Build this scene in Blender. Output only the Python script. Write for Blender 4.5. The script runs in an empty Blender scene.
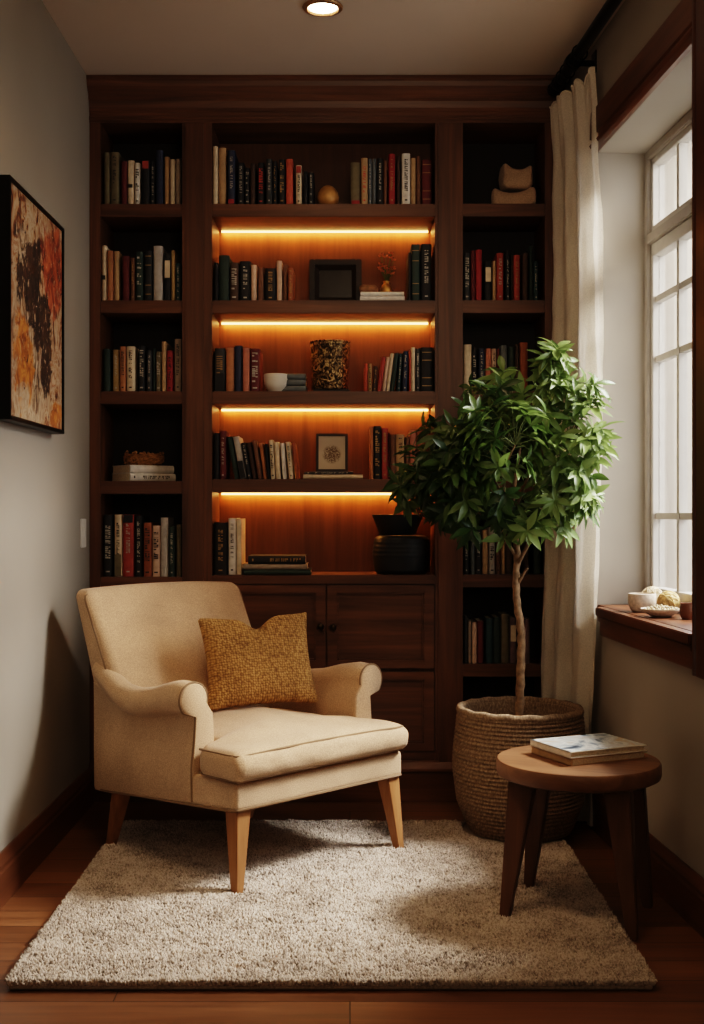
import bpy, bmesh, math, random
from mathutils import Vector, Matrix, noise
import numpy as np

PI = math.pi
R = math.radians
rng = random.Random(7)
SC = bpy.context.scene
COL = SC.collection

# ------------------------------------------------------------------ measures
EYE = 1.03
YB = 4.28                      # front plane of the bookcase
K = YB / 1200.0                # metres per photo pixel on that plane
def BX(px): return (px - 350) * K
def BZ(py): return EYE + (513 - py) * K
CEIL = 2.576

# ------------------------------------------------------------------ materials
def new_mat(name):
    m = bpy.data.materials.new(name)
    m.use_nodes = True
    nt = m.node_tree
    b = nt.nodes['Principled BSDF']
    return m, nt, b

def N(nt, kind, **kw):
    n = nt.nodes.new(kind)
    for k, v in kw.items():
        if k in n.inputs.keys():
            n.inputs[k].default_value = v
        else:
            setattr(n, k, v)
    return n

def ramp(nt, fac, stops):
    r = nt.nodes.new('ShaderNodeValToRGB')
    e = r.color_ramp.elements
    while len(e) < len(stops): e.new(0.5)
    for i, (p, c) in enumerate(stops):
        e[i].position = p
        e[i].color = (c[0], c[1], c[2], 1)
    nt.links.new(fac, r.inputs[0])
    return r

def coords(nt, scale=(1, 1, 1), kind='Object', rot=(0, 0, 0)):
    tc = nt.nodes.new('ShaderNodeTexCoord')
    mp = nt.nodes.new('ShaderNodeMapping')
    mp.inputs['Scale'].default_value = scale
    mp.inputs['Rotation'].default_value = rot
    nt.links.new(tc.outputs[kind], mp.inputs[0])
    return mp.outputs[0]

def bump(nt, b, h, strength=0.3, dist=0.002):
    bp = nt.nodes.new('ShaderNodeBump')
    bp.inputs['Strength'].default_value = strength
    bp.inputs['Distance'].default_value = dist
    nt.links.new(h, bp.inputs['Height'])
    nt.links.new(bp.outputs[0], b.inputs['Normal'])

def plain(name, c, rough=0.6, metal=0.0, var=0.12, scale=30, bstr=0.15, spec=0.4):
    m, nt, b = new_mat(name)
    v = coords(nt, (1, 1, 1))
    n = N(nt, 'ShaderNodeTexNoise', Scale=scale, Detail=4.0)
    nt.links.new(v, n.inputs['Vector'])
    lo = tuple(x * (1 - var) for x in c)
    hi = tuple(min(1, x * (1 + var)) for x in c)
    r = ramp(nt, n.outputs[0], [(0.3, lo), (0.7, hi)])
    nt.links.new(r.outputs[0], b.inputs['Base Color'])
    b.inputs['Roughness'].default_value = rough
    b.inputs['Metallic'].default_value = metal
    b.inputs['Specular IOR Level'].default_value = spec
    if bstr: bump(nt, b, n.outputs[0], bstr, 0.002)
    return m

def wood(name, dark, light, axis='x', rough=0.45, scale=1.0, bstr=0.15, spec=0.4):
    m, nt, b = new_mat(name)
    s = {'x': (1.5, 26, 26), 'y': (26, 1.5, 26), 'z': (26, 26, 1.5)}[axis]
    v = coords(nt, tuple(x * scale for x in s))
    n1 = N(nt, 'ShaderNodeTexNoise', Scale=1.0, Detail=6.0, Roughness=0.62, Distortion=0.6)
    nt.links.new(v, n1.inputs['Vector'])
    v2 = coords(nt, (1, 1, 1))
    n2 = N(nt, 'ShaderNodeTexNoise', Scale=2.2, Detail=2.0)
    nt.links.new(v2, n2.inputs['Vector'])
    mx = N(nt, 'ShaderNodeMath', operation='MULTIPLY_ADD')
    mx.inputs[1].default_value = 0.75
    nt.links.new(n1.outputs[0], mx.inputs[0])
    mu = N(nt, 'ShaderNodeMath', operation='MULTIPLY')
    mu.inputs[1].default_value = 0.25
    nt.links.new(n2.outputs[0], mu.inputs[0])
    nt.links.new(mu.outputs[0], mx.inputs[2])
    r = ramp(nt, mx.outputs[0], [(0.32, dark), (0.52, tuple((a + c) / 2 for a, c in zip(dark, light))), (0.68, light)])
    nt.links.new(r.outputs[0], b.inputs['Base Color'])
    b.inputs['Roughness'].default_value = rough
    b.inputs['Specular IOR Level'].default_value = spec
    bump(nt, b, n1.outputs[0], bstr, 0.001)
    return m

def fabric(name, c, scale=420, var=0.10, rough=0.9, bstr=0.35, spec=0.15, translucent=0.0, blotch=0.08):
    m, nt, b = new_mat(name)
    v = coords(nt)
    w1 = N(nt, 'ShaderNodeTexNoise', Scale=scale, Detail=2.0)
    nt.links.new(v, w1.inputs['Vector'])
    w2 = N(nt, 'ShaderNodeTexNoise', Scale=7.0, Detail=3.0)
    nt.links.new(v, w2.inputs['Vector'])
    r1 = ramp(nt, w1.outputs[0], [(0.3, tuple(x * (1 - var) for x in c)), (0.7, tuple(min(1, x * (1 + var)) for x in c))])
    r2 = ramp(nt, w2.outputs[0], [(0.3, (1 - blotch,) * 3), (0.7, (1 + blotch * .3,) * 3)])
    mx = N(nt, 'ShaderNodeMix', data_type='RGBA', blend_type='MULTIPLY')
    mx.inputs[0].default_value = 1.0
    nt.links.new(r1.outputs[0], mx.inputs[6]); nt.links.new(r2.outputs[0], mx.inputs[7])
    nt.links.new(mx.outputs[2], b.inputs['Base Color'])
    b.inputs['Roughness'].default_value = rough
    b.inputs['Specular IOR Level'].default_value = spec
    b.inputs['Sheen Weight'].default_value = 0.15
    bump(nt, b, w1.outputs[0], bstr, 0.0015)
    if translucent:
        t = N(nt, 'ShaderNodeBsdfTranslucent')
        nt.links.new(mx.outputs[2], t.inputs[0])
        ms = N(nt, 'ShaderNodeMixShader'); ms.inputs[0].default_value = translucent
        out = nt.nodes['Material Output']
        nt.links.new(b.outputs[0], ms.inputs[1]); nt.links.new(t.outputs[0], ms.inputs[2])
        nt.links.new(ms.outputs[0], out.inputs[0])
    return m

def emit(name, c, s):
    m, nt, b = new_mat(name)
    b.inputs['Base Color'].default_value = (*c, 1)
    b.inputs['Emission Color'].default_value = (*c, 1)
    b.inputs['Emission Strength'].default_value = s
    return m

M = {}
M['case'] = wood('dark_walnut', (0.052, 0.0205, 0.0092), (0.182, 0.074, 0.0325), 'z', 0.42, spec=0.5)
M['case_h'] = wood('dark_walnut_across', (0.052, 0.0205, 0.0092), (0.182, 0.074, 0.0325), 'x', 0.42, spec=0.5)
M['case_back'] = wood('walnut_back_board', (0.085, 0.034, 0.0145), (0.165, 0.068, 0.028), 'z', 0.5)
M['case_dark'] = wood('shadowed_back_board', (0.007, 0.004, 0.0026), (0.020, 0.010, 0.006), 'z', 0.6)  # shade of the unlit side bays put into the board colour
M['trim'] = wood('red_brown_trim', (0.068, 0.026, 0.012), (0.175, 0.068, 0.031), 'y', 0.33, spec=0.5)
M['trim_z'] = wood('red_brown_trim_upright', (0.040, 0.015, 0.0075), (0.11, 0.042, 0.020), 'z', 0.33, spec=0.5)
M['oak'] = wood('honey_oak', (0.24, 0.105, 0.040), (0.46, 0.235, 0.105), 'z', 0.42)
M['table'] = wood('table_walnut', (0.13, 0.060, 0.029), (0.28, 0.145, 0.073), 'x', 0.45, scale=0.8)
M['table_leg'] = wood('table_leg_walnut', (0.075, 0.034, 0.0165), (0.165, 0.081, 0.041), 'z', 0.45, scale=0.8)
M['linen'] = fabric('oatmeal_linen', (0.535, 0.368, 0.235), 330, 0.22, blotch=0.16, bstr=0.6)
M['piping'] = fabric('tan_piping', (0.25, 0.16, 0.09), 500)
M['curtain'] = fabric('cream_curtain_linen', (0.79, 0.715, 0.61), 260, 0.10, translucent=0.28, bstr=0.4)
M['black_metal'] = plain('black_iron', (0.012, 0.011, 0.010), 0.4, 0.7, bstr=0.05)
M['bronze'] = plain('dark_bronze', (0.05, 0.035, 0.022), 0.28, 1.0, bstr=0.05)
M['black_pot'] = plain('matte_black_ceramic', (0.010, 0.011, 0.011), 0.5, 0, bstr=0.05)
M['white_paint'] = plain('white_plastic', (0.70, 0.68, 0.64), 0.4, 0, var=0.03, bstr=0)
M['winframe'] = plain('greige_window_paint', (0.30, 0.262, 0.22), 0.45, 0, var=0.05, bstr=0.05)
M['winbar'] = plain('pale_window_bar_paint', (0.42, 0.385, 0.34), 0.45, 0, var=0.05, bstr=0.05)
M['paper'] = plain('book_pages', (0.66, 0.56, 0.41), 0.9, 0, var=0.15, scale=200, bstr=0.2)
M['soil'] = plain('potting_soil', (0.035, 0.022, 0.014), 0.95, 0, var=0.5, scale=60, bstr=0.8)
M['ceramic'] = plain('cream_ceramic', (0.74, 0.68, 0.58), 0.35, 0, var=0.05, scale=14, bstr=0.03)
M['stone_ceramic'] = plain('speckled_stoneware', (0.62, 0.52, 0.42), 0.6, 0, var=0.2, scale=120, bstr=0.2)
M['brown_clay'] = plain('red_brown_clay', (0.16, 0.065, 0.032), 0.6)
M['seed'] = plain('pale_seeds', (0.66, 0.55, 0.38), 0.7, 0, var=0.3, scale=60)
M['wicker_ball'] = plain('gold_straw', (0.58, 0.40, 0.18), 0.7, 0, var=0.4, scale=70, bstr=0.6)
M['gold'] = plain('brushed_gold', (0.62, 0.34, 0.10), 0.33, 0.85, var=0.15, scale=18, bstr=0.1)
M['twig'] = plain('brown_dried_twigs', (0.34, 0.17, 0.058), 0.8, 0, var=0.5, scale=80, bstr=0.4)
M['sack'] = fabric('brown_waxed_canvas', (0.56, 0.40, 0.28), 240, 0.15, blotch=0.3)
M['blossom'] = plain('rust_dried_blossom', (0.42, 0.15, 0.065), 0.8, 0, var=0.4, scale=90)
M['dark_wood'] = wood('near_black_wood', (0.010, 0.006, 0.004), (0.032, 0.018, 0.010), 'x', 0.45)
M['dark_glass'] = plain('dark_panel', (0.022, 0.017, 0.012), 0.22, 0, var=0.35, scale=9, bstr=0.05)

def wall_mat(name, c):
    m, nt, b = new_mat(name)
    v = coords(nt)
    n = N(nt, 'ShaderNodeTexNoise', Scale=1.7, Detail=3.0)
    n2 = N(nt, 'ShaderNodeTexNoise', Scale=160.0, Detail=3.0)
    nt.links.new(v, n.inputs['Vector']); nt.links.new(v, n2.inputs['Vector'])
    r = ramp(nt, n.outputs[0], [(0.3, tuple(x * .95 for x in c)), (0.7, tuple(x * 1.04 for x in c))])
    nt.links.new(r.outputs[0], b.inputs['Base Color'])
    b.inputs['Roughness'].default_value = 0.85
    b.inputs['Specular IOR Level'].default_value = 0.2
    bump(nt, b, n2.outputs[0], 0.08, 0.001)
    return m
M['wall'] = wall_mat('greige_wall_paint', (0.335, 0.30, 0.255))
M['ceiling'] = wall_mat('ceiling_paint', (0.62, 0.53, 0.45))

def floor_mat():
    m, nt, b = new_mat('oak_floor_planks')
    v = coords(nt)
    br = N(nt, 'ShaderNodeTexBrick', Scale=1.0)
    br.inputs['Brick Width'].default_value = 1.35
    br.inputs['Row Height'].default_value = 0.115
    br.inputs['Mortar Size'].default_value = 0.0016
    br.inputs['Mortar Smooth'].default_value = 0.2
    br.inputs['Bias'].default_value = 0.0
    br.inputs['Color1'].default_value = (0.0, 0, 0, 1)
    br.inputs['Color2'].default_value = (1, 1, 1, 1)
    br.inputs['Mortar'].default_value = (0, 0, 0, 1)
    br.offset = 0.37
    nt.links.new(v, br.inputs['Vector'])
    v2 = coords(nt, (2.0, 34, 1))
    n = N(nt, 'ShaderNodeTexNoise', Scale=1.0, Detail=7.0, Roughness=0.6, Distortion=0.5)
    nt.links.new(v2, n.inputs['Vector'])
    mm = N(nt, 'ShaderNodeMath', operation='MULTIPLY_ADD'); mm.inputs[1].default_value = 0.25
    nt.links.new(br.outputs['Color'], mm.inputs[0]); 
    m2 = N(nt, 'ShaderNodeMath', operation='MULTIPLY'); m2.inputs[1].default_value = 0.8
    nt.links.new(n.outputs[0], m2.inputs[0]); nt.links.new(m2.outputs[0], mm.inputs[2])
    r = ramp(nt, mm.outputs[0], [(0.25, (0.080, 0.032, 0.014)), (0.5, (0.170, 0.073, 0.032)), (0.75, (0.265, 0.122, 0.056))])
    mx = N(nt, 'ShaderNodeMix', data_type='RGBA', blend_type='MIX')
    nt.links.new(br.outputs['Fac'], mx.inputs[0])
    nt.links.new(r.outputs[0], mx.inputs[6]); mx.inputs[7].default_value = (0.02, 0.008, 0.004, 1)
    nt.links.new(mx.outputs[2], b.inputs['Base Color'])
    rr = ramp(nt, n.outputs[0], [(0.2, (0.26,) * 3), (0.8, (0.44,) * 3)])
    nt.links.new(rr.outputs[0], b.inputs['Roughness'])
    inv = N(nt, 'ShaderNodeMath', operation='MULTIPLY_ADD')
    inv.inputs[1].default_value = -1.0
    nt.links.new(br.outputs['Fac'], inv.inputs[0])
    nt.links.new(m2.outputs[0], inv.inputs[2])
    bump(nt, b, inv.outputs[0], 0.25, 0.0015)
    return m
M['floor'] = floor_mat()

def glass_mat():
    m, nt, b = new_mat('window_glass')
    out = nt.nodes['Material Output']
    t = N(nt, 'ShaderNodeBsdfTransparent')
    g = N(nt, 'ShaderNodeBsdfGlossy', Roughness=0.02)
    lw = N(nt, 'ShaderNodeLayerWeight', Blend=0.12)
    mu = N(nt, 'ShaderNodeMath', operation='MULTIPLY'); mu.inputs[1].default_value = 0.35
    nt.links.new(lw.outputs['Fresnel'], mu.inputs[0])
    ms = N(nt, 'ShaderNodeMixShader')
    nt.links.new(mu.outputs[0], ms.inputs[0])
    nt.links.new(t.outputs[0], ms.inputs[1]); nt.links.new(g.outputs[0], ms.inputs[2])
    nt.links.new(ms.outputs[0], out.inputs[0])
    return m
M['glass'] = glass_mat()

def pillow_mat():
    m, nt, b = new_mat('mustard_basket_weave')
    v = coords(nt, (1, .02, 1))
    vo = N(nt, 'ShaderNodeTexVoronoi', Scale=135.0, Randomness=0.5)
    nt.links.new(v, vo.inputs['Vector'])
    n = N(nt, 'ShaderNodeTexNoise', Scale=14.0, Detail=3.0)
    nt.links.new(v, n.inputs['Vector'])
    r = ramp(nt, vo.outputs['Distance'], [(0.0, (0.62, 0.37, 0.145)), (0.45, (0.48, 0.27, 0.10)), (0.8, (0.22, 0.11, 0.038))])
    r2 = ramp(nt, n.outputs[0], [(0.3, (0.75,) * 3), (0.7, (1.0,) * 3)])
    mx = N(nt, 'ShaderNodeMix', data_type='RGBA', blend_type='MULTIPLY'); mx.inputs[0].default_value = 1
    nt.links.new(r.outputs[0], mx.inputs[6]); nt.links.new(r2.outputs[0], mx.inputs[7])
    nt.links.new(mx.outputs[2], b.inputs['Base Color'])
    b.inputs['Roughness'].default_value = 0.85
    b.inputs['Specular IOR Level'].default_value = 0.2
    inv = N(nt, 'ShaderNodeMath', operation='MULTIPLY'); inv.inputs[1].default_value = -1
    nt.links.new(vo.outputs['Distance'], inv.inputs[0])
    bump(nt, b, inv.outputs[0], 0.9, 0.006)
    return m
M['pillow'] = pillow_mat()

def rope_mat():
    m, nt, b = new_mat('coiled_seagrass')
    tc = N(nt, 'ShaderNodeTexCoord')
    sp = N(nt, 'ShaderNodeSeparateXYZ'); nt.links.new(tc.outputs['Object'], sp.inputs[0])
    at = N(nt, 'ShaderNodeMath', operation='ARCTAN2')
    nt.links.new(sp.outputs[1], at.inputs[0]); nt.links.new(sp.outputs[0], at.inputs[1])
    cb = N(nt, 'ShaderNodeCombineXYZ')
    mu = N(nt, 'ShaderNodeMath', operation='MULTIPLY'); mu.inputs[1].default_value = 26
    nt.links.new(at.outputs[0], mu.inputs[0])
    mz = N(nt, 'ShaderNodeMath', operation='MULTIPLY'); mz.inputs[1].default_value = 70
    nt.links.new(sp.outputs[2], mz.inputs[0])
    nt.links.new(mu.outputs[0], cb.inputs[0]); nt.links.new(mz.outputs[0], cb.inputs[1])
    n = N(nt, 'ShaderNodeTexNoise', Scale=1.0, Detail=3.0, Roughness=0.7)
    nt.links.new(cb.outputs[0], n.inputs['Vector'])
    r = ramp(nt, n.outputs[0], [(0.25, (0.115, 0.076, 0.047)), (0.5, (0.28, 0.195, 0.125)), (0.75, (0.48, 0.36, 0.245))])
    nt.links.new(r.outputs[0], b.inputs['Base Color'])
    b.inputs['Roughness'].default_value = 0.85
    b.inputs['Specular IOR Level'].default_value = 0.2
    bump(nt, b, n.outputs[0], 0.9, 0.004)
    return m
M['rope'] = rope_mat()

def rug_mat(name, a, c):
    m, nt, b = new_mat(name)
    v = coords(nt)
    n = N(nt, 'ShaderNodeTexNoise', Scale=13.0, Detail=6.0, Roughness=0.72)
    n2 = N(nt, 'ShaderNodeTexNoise', Scale=160.0, Detail=1.0)
    nt.links.new(v, n.inputs['Vector']); nt.links.new(v, n2.inputs['Vector'])
    ad = N(nt, 'ShaderNodeMath', operation='MULTIPLY_ADD'); ad.inputs[1].default_value = 0.5
    m2 = N(nt, 'ShaderNodeMath', operation='MULTIPLY'); m2.inputs[1].default_value = 0.5
    nt.links.new(n2.outputs[0], m2.inputs[0]); nt.links.new(n.outputs[0], ad.inputs[0]); nt.links.new(m2.outputs[0], ad.inputs[2])
    r = ramp(nt, ad.outputs[0], [(0.36, a), (0.56, c)])
    nt.links.new(r.outputs[0], b.inputs['Base Color'])
    b.inputs['Roughness'].default_value = 0.95
    b.inputs['Specular IOR Level'].default_value = 0.1
    return m
M['rug'] = rug_mat('rug_wool', (0.21, 0.165, 0.13), (0.56, 0.485, 0.415))
M['rug_back'] = rug_mat('rug_backing', (0.30, 0.24, 0.17), (0.5, 0.42, 0.33))

def leaf_mat():
    m, nt, b = new_mat('glossy_green_leaf')
    a = N(nt, 'ShaderNodeAttribute', attribute_name='tint')
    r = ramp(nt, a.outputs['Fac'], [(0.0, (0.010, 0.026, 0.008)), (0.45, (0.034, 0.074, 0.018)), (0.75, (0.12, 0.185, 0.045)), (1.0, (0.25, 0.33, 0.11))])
    n = N(nt, 'ShaderNodeTexNoise', Scale=60.0)
    nt.links.new(coords(nt), n.inputs['Vector'])
    nt.links.new(r.outputs[0], b.inputs['Base Color'])
    b.inputs['Roughness'].default_value = 0.38
    b.inputs['Specular IOR Level'].default_value = 0.5
    bump(nt, b, n.outputs[0], 0.1, 0.002)
    t = N(nt, 'ShaderNodeBsdfTranslucent'); nt.links.new(r.outputs[0], t.inputs[0])
    ms = N(nt, 'ShaderNodeMixShader'); ms.inputs[0].default_value = 0.38
    nt.links.new(b.outputs[0], ms.inputs[1]); nt.links.new(t.outputs[0], ms.inputs[2])
    nt.links.new(ms.outputs[0], nt.nodes['Material Output'].inputs[0])
    return m
M['leaf'] = leaf_mat()
M['petiole'] = plain('green_petiole', (0.10, 0.12, 0.035), 0.6)
M['bark'] = plain('pale_brown_bark', (0.235, 0.150, 0.085), 0.85, 0, var=0.4, scale=55, bstr=0.8)

# ------------------------------------------------------------------ mesh helpers
def link(me, name, mats, parent=None, loc=(0, 0, 0), rot=(0, 0, 0), smooth=None):
    o = bpy.data.objects.new(name, me)
    COL.objects.link(o)
    for m in (mats if isinstance(mats, (list, tuple)) else [mats]):
        me.materials.append(m)
    o.location = loc
    o.rotation_euler = rot
    if parent is not None: o.parent = parent
    if smooth is not None:
        for p in me.polygons: p.use_smooth = True
        me.set_sharp_from_angle(angle=R(smooth))
    return o

def empty(name, loc=(0, 0, 0), rotz=0.0):
    o = bpy.data.objects.new(name, None)
    COL.objects.link(o)
    o.location = loc
    o.rotation_euler = (0, 0, rotz)
    o.empty_display_size = 0.05
    return o

def tag(o, label, cat, group=None, kind=None):
    o['label'] = label
    o['category'] = cat
    if group: o['group'] = group
    if kind: o['kind'] = kind
    return o

class MB:
    """collects geometry of ONE part"""
    def __init__(self):
        self.v = []; self.f = []; self.mi = []
    def add(self, vs, fs, mi=0, T=None):
        o = len(self.v)
        for p in vs:
            self.v.append(tuple(T @ Vector(p)) if T is not None else tuple(p))
        for f in fs:
            self.f.append(tuple(i + o for i in f)); self.mi.append(mi)
    def box(self, a, b, mi=0, T=None):
        x0, y0, z0 = a; x1, y1, z1 = b
        vs = [(x0, y0, z0), (x1, y0, z0), (x1, y1, z0), (x0, y1, z0), (x0, y0, z1), (x1, y0, z1), (x1, y1, z1), (x0, y1, z1)]
        fs = [(3, 2, 1, 0), (4, 5, 6, 7), (0, 1, 5, 4), (1, 2, 6, 5), (2, 3, 7, 6), (3, 0, 4, 7)]
        self.add(vs, fs, mi, T)
    def prism(self, poly, axis, a, b, mi=0, T=None):
        """poly: closed 2-D outline; axis x: poly is (y,z); y: (x,z); z: (x,y)"""
        def P(p, t):
            return {'x': (t, p[0], p[1]), 'y': (p[0], t, p[1]), 'z': (p[0], p[1], t)}[axis]
        n = len(poly)
        vs = [P(p, a) for p in poly] + [P(p, b) for p in poly]
        fs = [tuple(range(n))[::-1], tuple(range(n, 2 * n))]
        for i in range(n):
            j = (i + 1) % n
            fs.append((i, j, n + j, n + i))
        self.add(vs, fs, mi, T)
    def lathe(self, prof, seg=32, mi=0, T=None, cap=True):
        vs = []; fs = []
        n = len(prof)
        for k in range(seg):
            a = 2 * PI * k / seg
            for r, z in prof: vs.append((r * math.cos(a), r * math.sin(a), z))
        for k in range(seg):
            k2 = (k + 1) % seg
            for i in range(n - 1):
                fs.append((k * n + i, k2 * n + i, k2 * n + i + 1, k * n + i + 1))
        if cap:
            if prof[0][0] > 1e-5: fs.append(tuple(k * n for k in range(seg))[::-1])
            if prof[-1][0] > 1e-5: fs.append(tuple(k * n + n - 1 for k in range(seg)))
        self.add(vs, fs, mi, T)
    def tube(self, pts, rad, seg=6, mi=0, T=None, closed=False):
        pts = [Vector(p) for p in pts]
        n = len(pts)
        rs = rad if isinstance(rad, (list, tuple)) else [rad] * n
        vs = []; fs = []
        up = None
        for i, p in enumerate(pts):
            if closed: d = pts[(i + 1) % n] - pts[i - 1]
            else: d = pts[min(i + 1, n - 1)] - pts[max(i - 1, 0)]
            if d.length < 1e-9: d = Vector((0, 0, 1))
            d.normalize()
            if up is None:
                up = Vector((0, 0, 1)) if abs(d.z) < 0.9 else Vector((1, 0, 0))
            s = d.cross(up)
            if s.length < 1e-6: s = d.cross(Vector((0.3, 1, 0.2)))
            s.normalize(); up = s.cross(d).normalized()
            for k in range(seg):
                a = 2 * PI * k / seg
                vs.append(p + (s * math.cos(a) + up * math.sin(a)) * rs[i])
        m = n if closed else n - 1
        for i in range(m):
            j = (i + 1) % n
            for k in range(seg):
                k2 = (k + 1) % seg
                fs.append((i * seg + k, i * seg + k2, j * seg + k2, j * seg + k))
        if not closed:
            fs.append(tuple(range(seg))[::-1]); fs.append(tuple((n - 1) * seg + k for k in range(seg)))
        self.add(vs, fs, mi, T)
    def loft(self, secs, mi=0, cap=True):
        n = len(secs[0]); vs = [p for s in secs for p in s]; fs = []
        for i in range(len(secs) - 1):
            for k in range(n):
                k2 = (k + 1) % n
                fs.append((i * n + k, i * n + k2, (i + 1) * n + k2, (i + 1) * n + k))
        if cap:
            fs.append(tuple(range(n))[::-1]); fs.append(tuple((len(secs) - 1) * n + k for k in range(n)))
        self.add(vs, fs, mi)
    def mesh(self, name, fix=True):
        me = bpy.data.meshes.new(name)
        me.from_pydata([tuple(p) for p in self.v], [], self.f)
        me.polygons.foreach_set('material_index', self.mi)
        if fix:
            bm = bmesh.new(); bm.from_mesh(me)
            bmesh.ops.recalc_face_normals(bm, faces=bm.faces)
            bm.to_mesh(me); bm.free()
        me.update()
        return me
    def build(self, name, mats, parent=None, loc=(0, 0, 0), rot=(0, 0, 0), smooth=None, bevel=0):
        me = self.mesh(name)
        if bevel:
            bm = bmesh.new(); bm.from_mesh(me)
            ed = [e for e in bm.edges if len(e.link_faces) == 2 and e.calc_face_angle(0) > R(30)]
            bmesh.ops.bevel(bm, geom=ed, offset=bevel, segments=2, affect='EDGES', clamp_overlap=True)
            bm.to_mesh(me); bm.free()
        return link(me, name, mats, parent, loc, rot, smooth)

def rounded_box(H, r, m=8, k=3, fn=None):
    """H half sizes; radius r; m interior divisions; fn maps (x,y,z) -> (x,y,z). Returns MB"""
    lines = []
    for h in H:
        rr = min(r, h * 0.98)
        c = [-h + rr * (1 - math.cos(PI / 2 * i / k)) if False else -h + rr * i / k for i in range(k)]
        inner = [-(h - rr) + 2 * (h - rr) * i / m for i in range(m + 1)]
        lines.append(c + inner + [-x for x in reversed(c)])
    idx = {}; vs = []; fs = []
    def vid(i, j, l):
        key = (i, j, l)
        if key not in idx:
            p = Vector((lines[0][i], lines[1][j], lines[2][l]))
            q = Vector([max(-(H[a] - min(r, H[a] * .98)), min(H[a] - min(r, H[a] * .98), p[a])) for a in range(3)])
            d = p - q
            if d.length > 1e-9:
                # even out the corner by using the angle
                d = Vector([math.tan(max(-1, min(1, c / min(r, H[a] * .98))) * PI / 4) for a, c in enumerate(d)])
                d.normalize()
                d = Vector([d[a] * min(r, H[a] * .98) for a in range(3)])
            p = q + d
            idx[key] = len(vs)
            vs.append(fn(*p) if fn else tuple(p))
        return idx[key]
    n = [len(l) for l in lines]
    for a in range(3):
        b, c = (a + 1) % 3, (a + 2) % 3
        for side in (0, n[a] - 1):
            for i in range(n[b] - 1):
                for j in range(n[c] - 1):
                    q = []
                    for (di, dj) in ((0, 0), (1, 0), (1, 1), (0, 1)):
                        t = [0, 0, 0]; t[a] = side; t[b] = i + di; t[c] = j + dj
                        q.append(vid(*t))
                    fs.append(tuple(q if side else q[::-1]))
    mb = MB(); mb.add(vs, fs)
    return mb

def sstep(a, b, x):
    t = max(0.0, min(1.0, (x - a) / (b - a)))
    return t * t * (3 - 2 * t)
def interp(x, xs, ys):
    if x <= xs[0]: return ys[0]
    for i in range(1, len(xs)):
        if x <= xs[i]:
            t = (x - xs[i - 1]) / (xs[i] - xs[i - 1])
            return ys[i - 1] + t * (ys[i] - ys[i - 1])
    return ys[-1]
def catmull(pts, n=8, closed=False):
    P = [Vector(p) for p in pts]; out = []
    L = len(P)
    for i in range(L if closed else L - 1):
        p0 = P[i - 1] if (i > 0 or closed) else P[0]
        p1 = P[i]; p2 = P[(i + 1) % L]; p3 = P[(i + 2) % L] if (closed or i + 2 < L) else P[-1]
        for k in range(n):
            t = k / n
            out.append(0.5 * ((2 * p1) + (-p0 + p2) * t + (2 * p0 - 5 * p1 + 4 * p2 - p3) * t * t + (-p0 + 3 * p1 - 3 * p2 + p3) * t ** 3))
    if not closed: out.append(P[-1])
    return out

# ------------------------------------------------------------------ room shell
XL = -0.93                     # face of the wall with the painting
PHI = math.atan(0.067)         # window wall runs slightly inwards
WO = (1.072, 0, 0)             # its origin; local x is outwards, local y runs along it

def structure(mb, name, mat, label, cat, loc=(0, 0, 0), rot=(0, 0, 0), bevel=0, smooth=None):
    o = mb.build(name, mat, None, loc, rot, smooth, bevel)
    return tag(o, label, cat, None, 'structure')

m = MB(); m.box((-1.25, -1.75, -0.06), (1.6, 4.75, 0)); structure(m, 'floor', M['floor'], 'warm brown oak plank floor running under the rug', 'floor')
m = MB(); m.box((-1.25, -1.75, CEIL), (1.6, 4.75, CEIL + .08)); structure(m, 'ceiling', M['ceiling'], 'plain greige painted ceiling above the bookcase', 'ceiling')
m = MB(); m.box((XL - .12, -1.75, 0), (XL, 4.70, CEIL)); structure(m, 'wall_left', M['wall'], 'plain greige wall carrying the abstract painting', 'wall')
m = MB(); m.box((XL - .12, 4.56, 0), (1.3, 4.68, CEIL)); structure(m, 'wall_back', M['wall'], 'wall hidden behind the built-in bookcase', 'wall')
m = MB(); m.box((XL - .12, -1.72, 0), (1.6, -1.60, CEIL)); structure(m, 'wall_front', M['wall'], 'plain wall opposite the bookcase', 'wall')

OY0, OY1, OZ0, OZ1 = 2.975, 3.945, 0.705, 2.212     # window opening in wall coordinates
m = MB()
TH = 0.26
m.box((0, -1.75, 0), (TH, OY0, CEIL))
m.box((0, OY1, 0), (TH, 4.75, CEIL))
m.box((0, OY0, 0), (TH, OY1, OZ0))
m.box((0, OY0, OZ1), (TH, OY1, CEIL))
structure(m, 'wall_right', M['wall'], 'greige wall with a deep window recess', 'wall', WO, (0, 0, PHI))

# baseboards
prof = [(0, 0), (0.022, 0), (0.022, 0.088), (0.018, 0.094), (0.018, 0.104), (0.010, 0.118), (0.006, 0.128), (0, 0.128)]
m = MB(); m.prism([(XL + a, b) for a, b in prof], 'y', -1.6, YB - 0.02)
structure(m, 'baseboard_left', M['trim'], 'moulded red-brown baseboard below the painting', 'baseboard')
m = MB(); m.prism([(-a, b) for a, b in prof], 'y', -1.6, 4.50)
structure(m, 'baseboard_right', M['trim'], 'moulded red-brown baseboard below the window', 'baseboard', WO, (0, 0, PHI))

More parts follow.
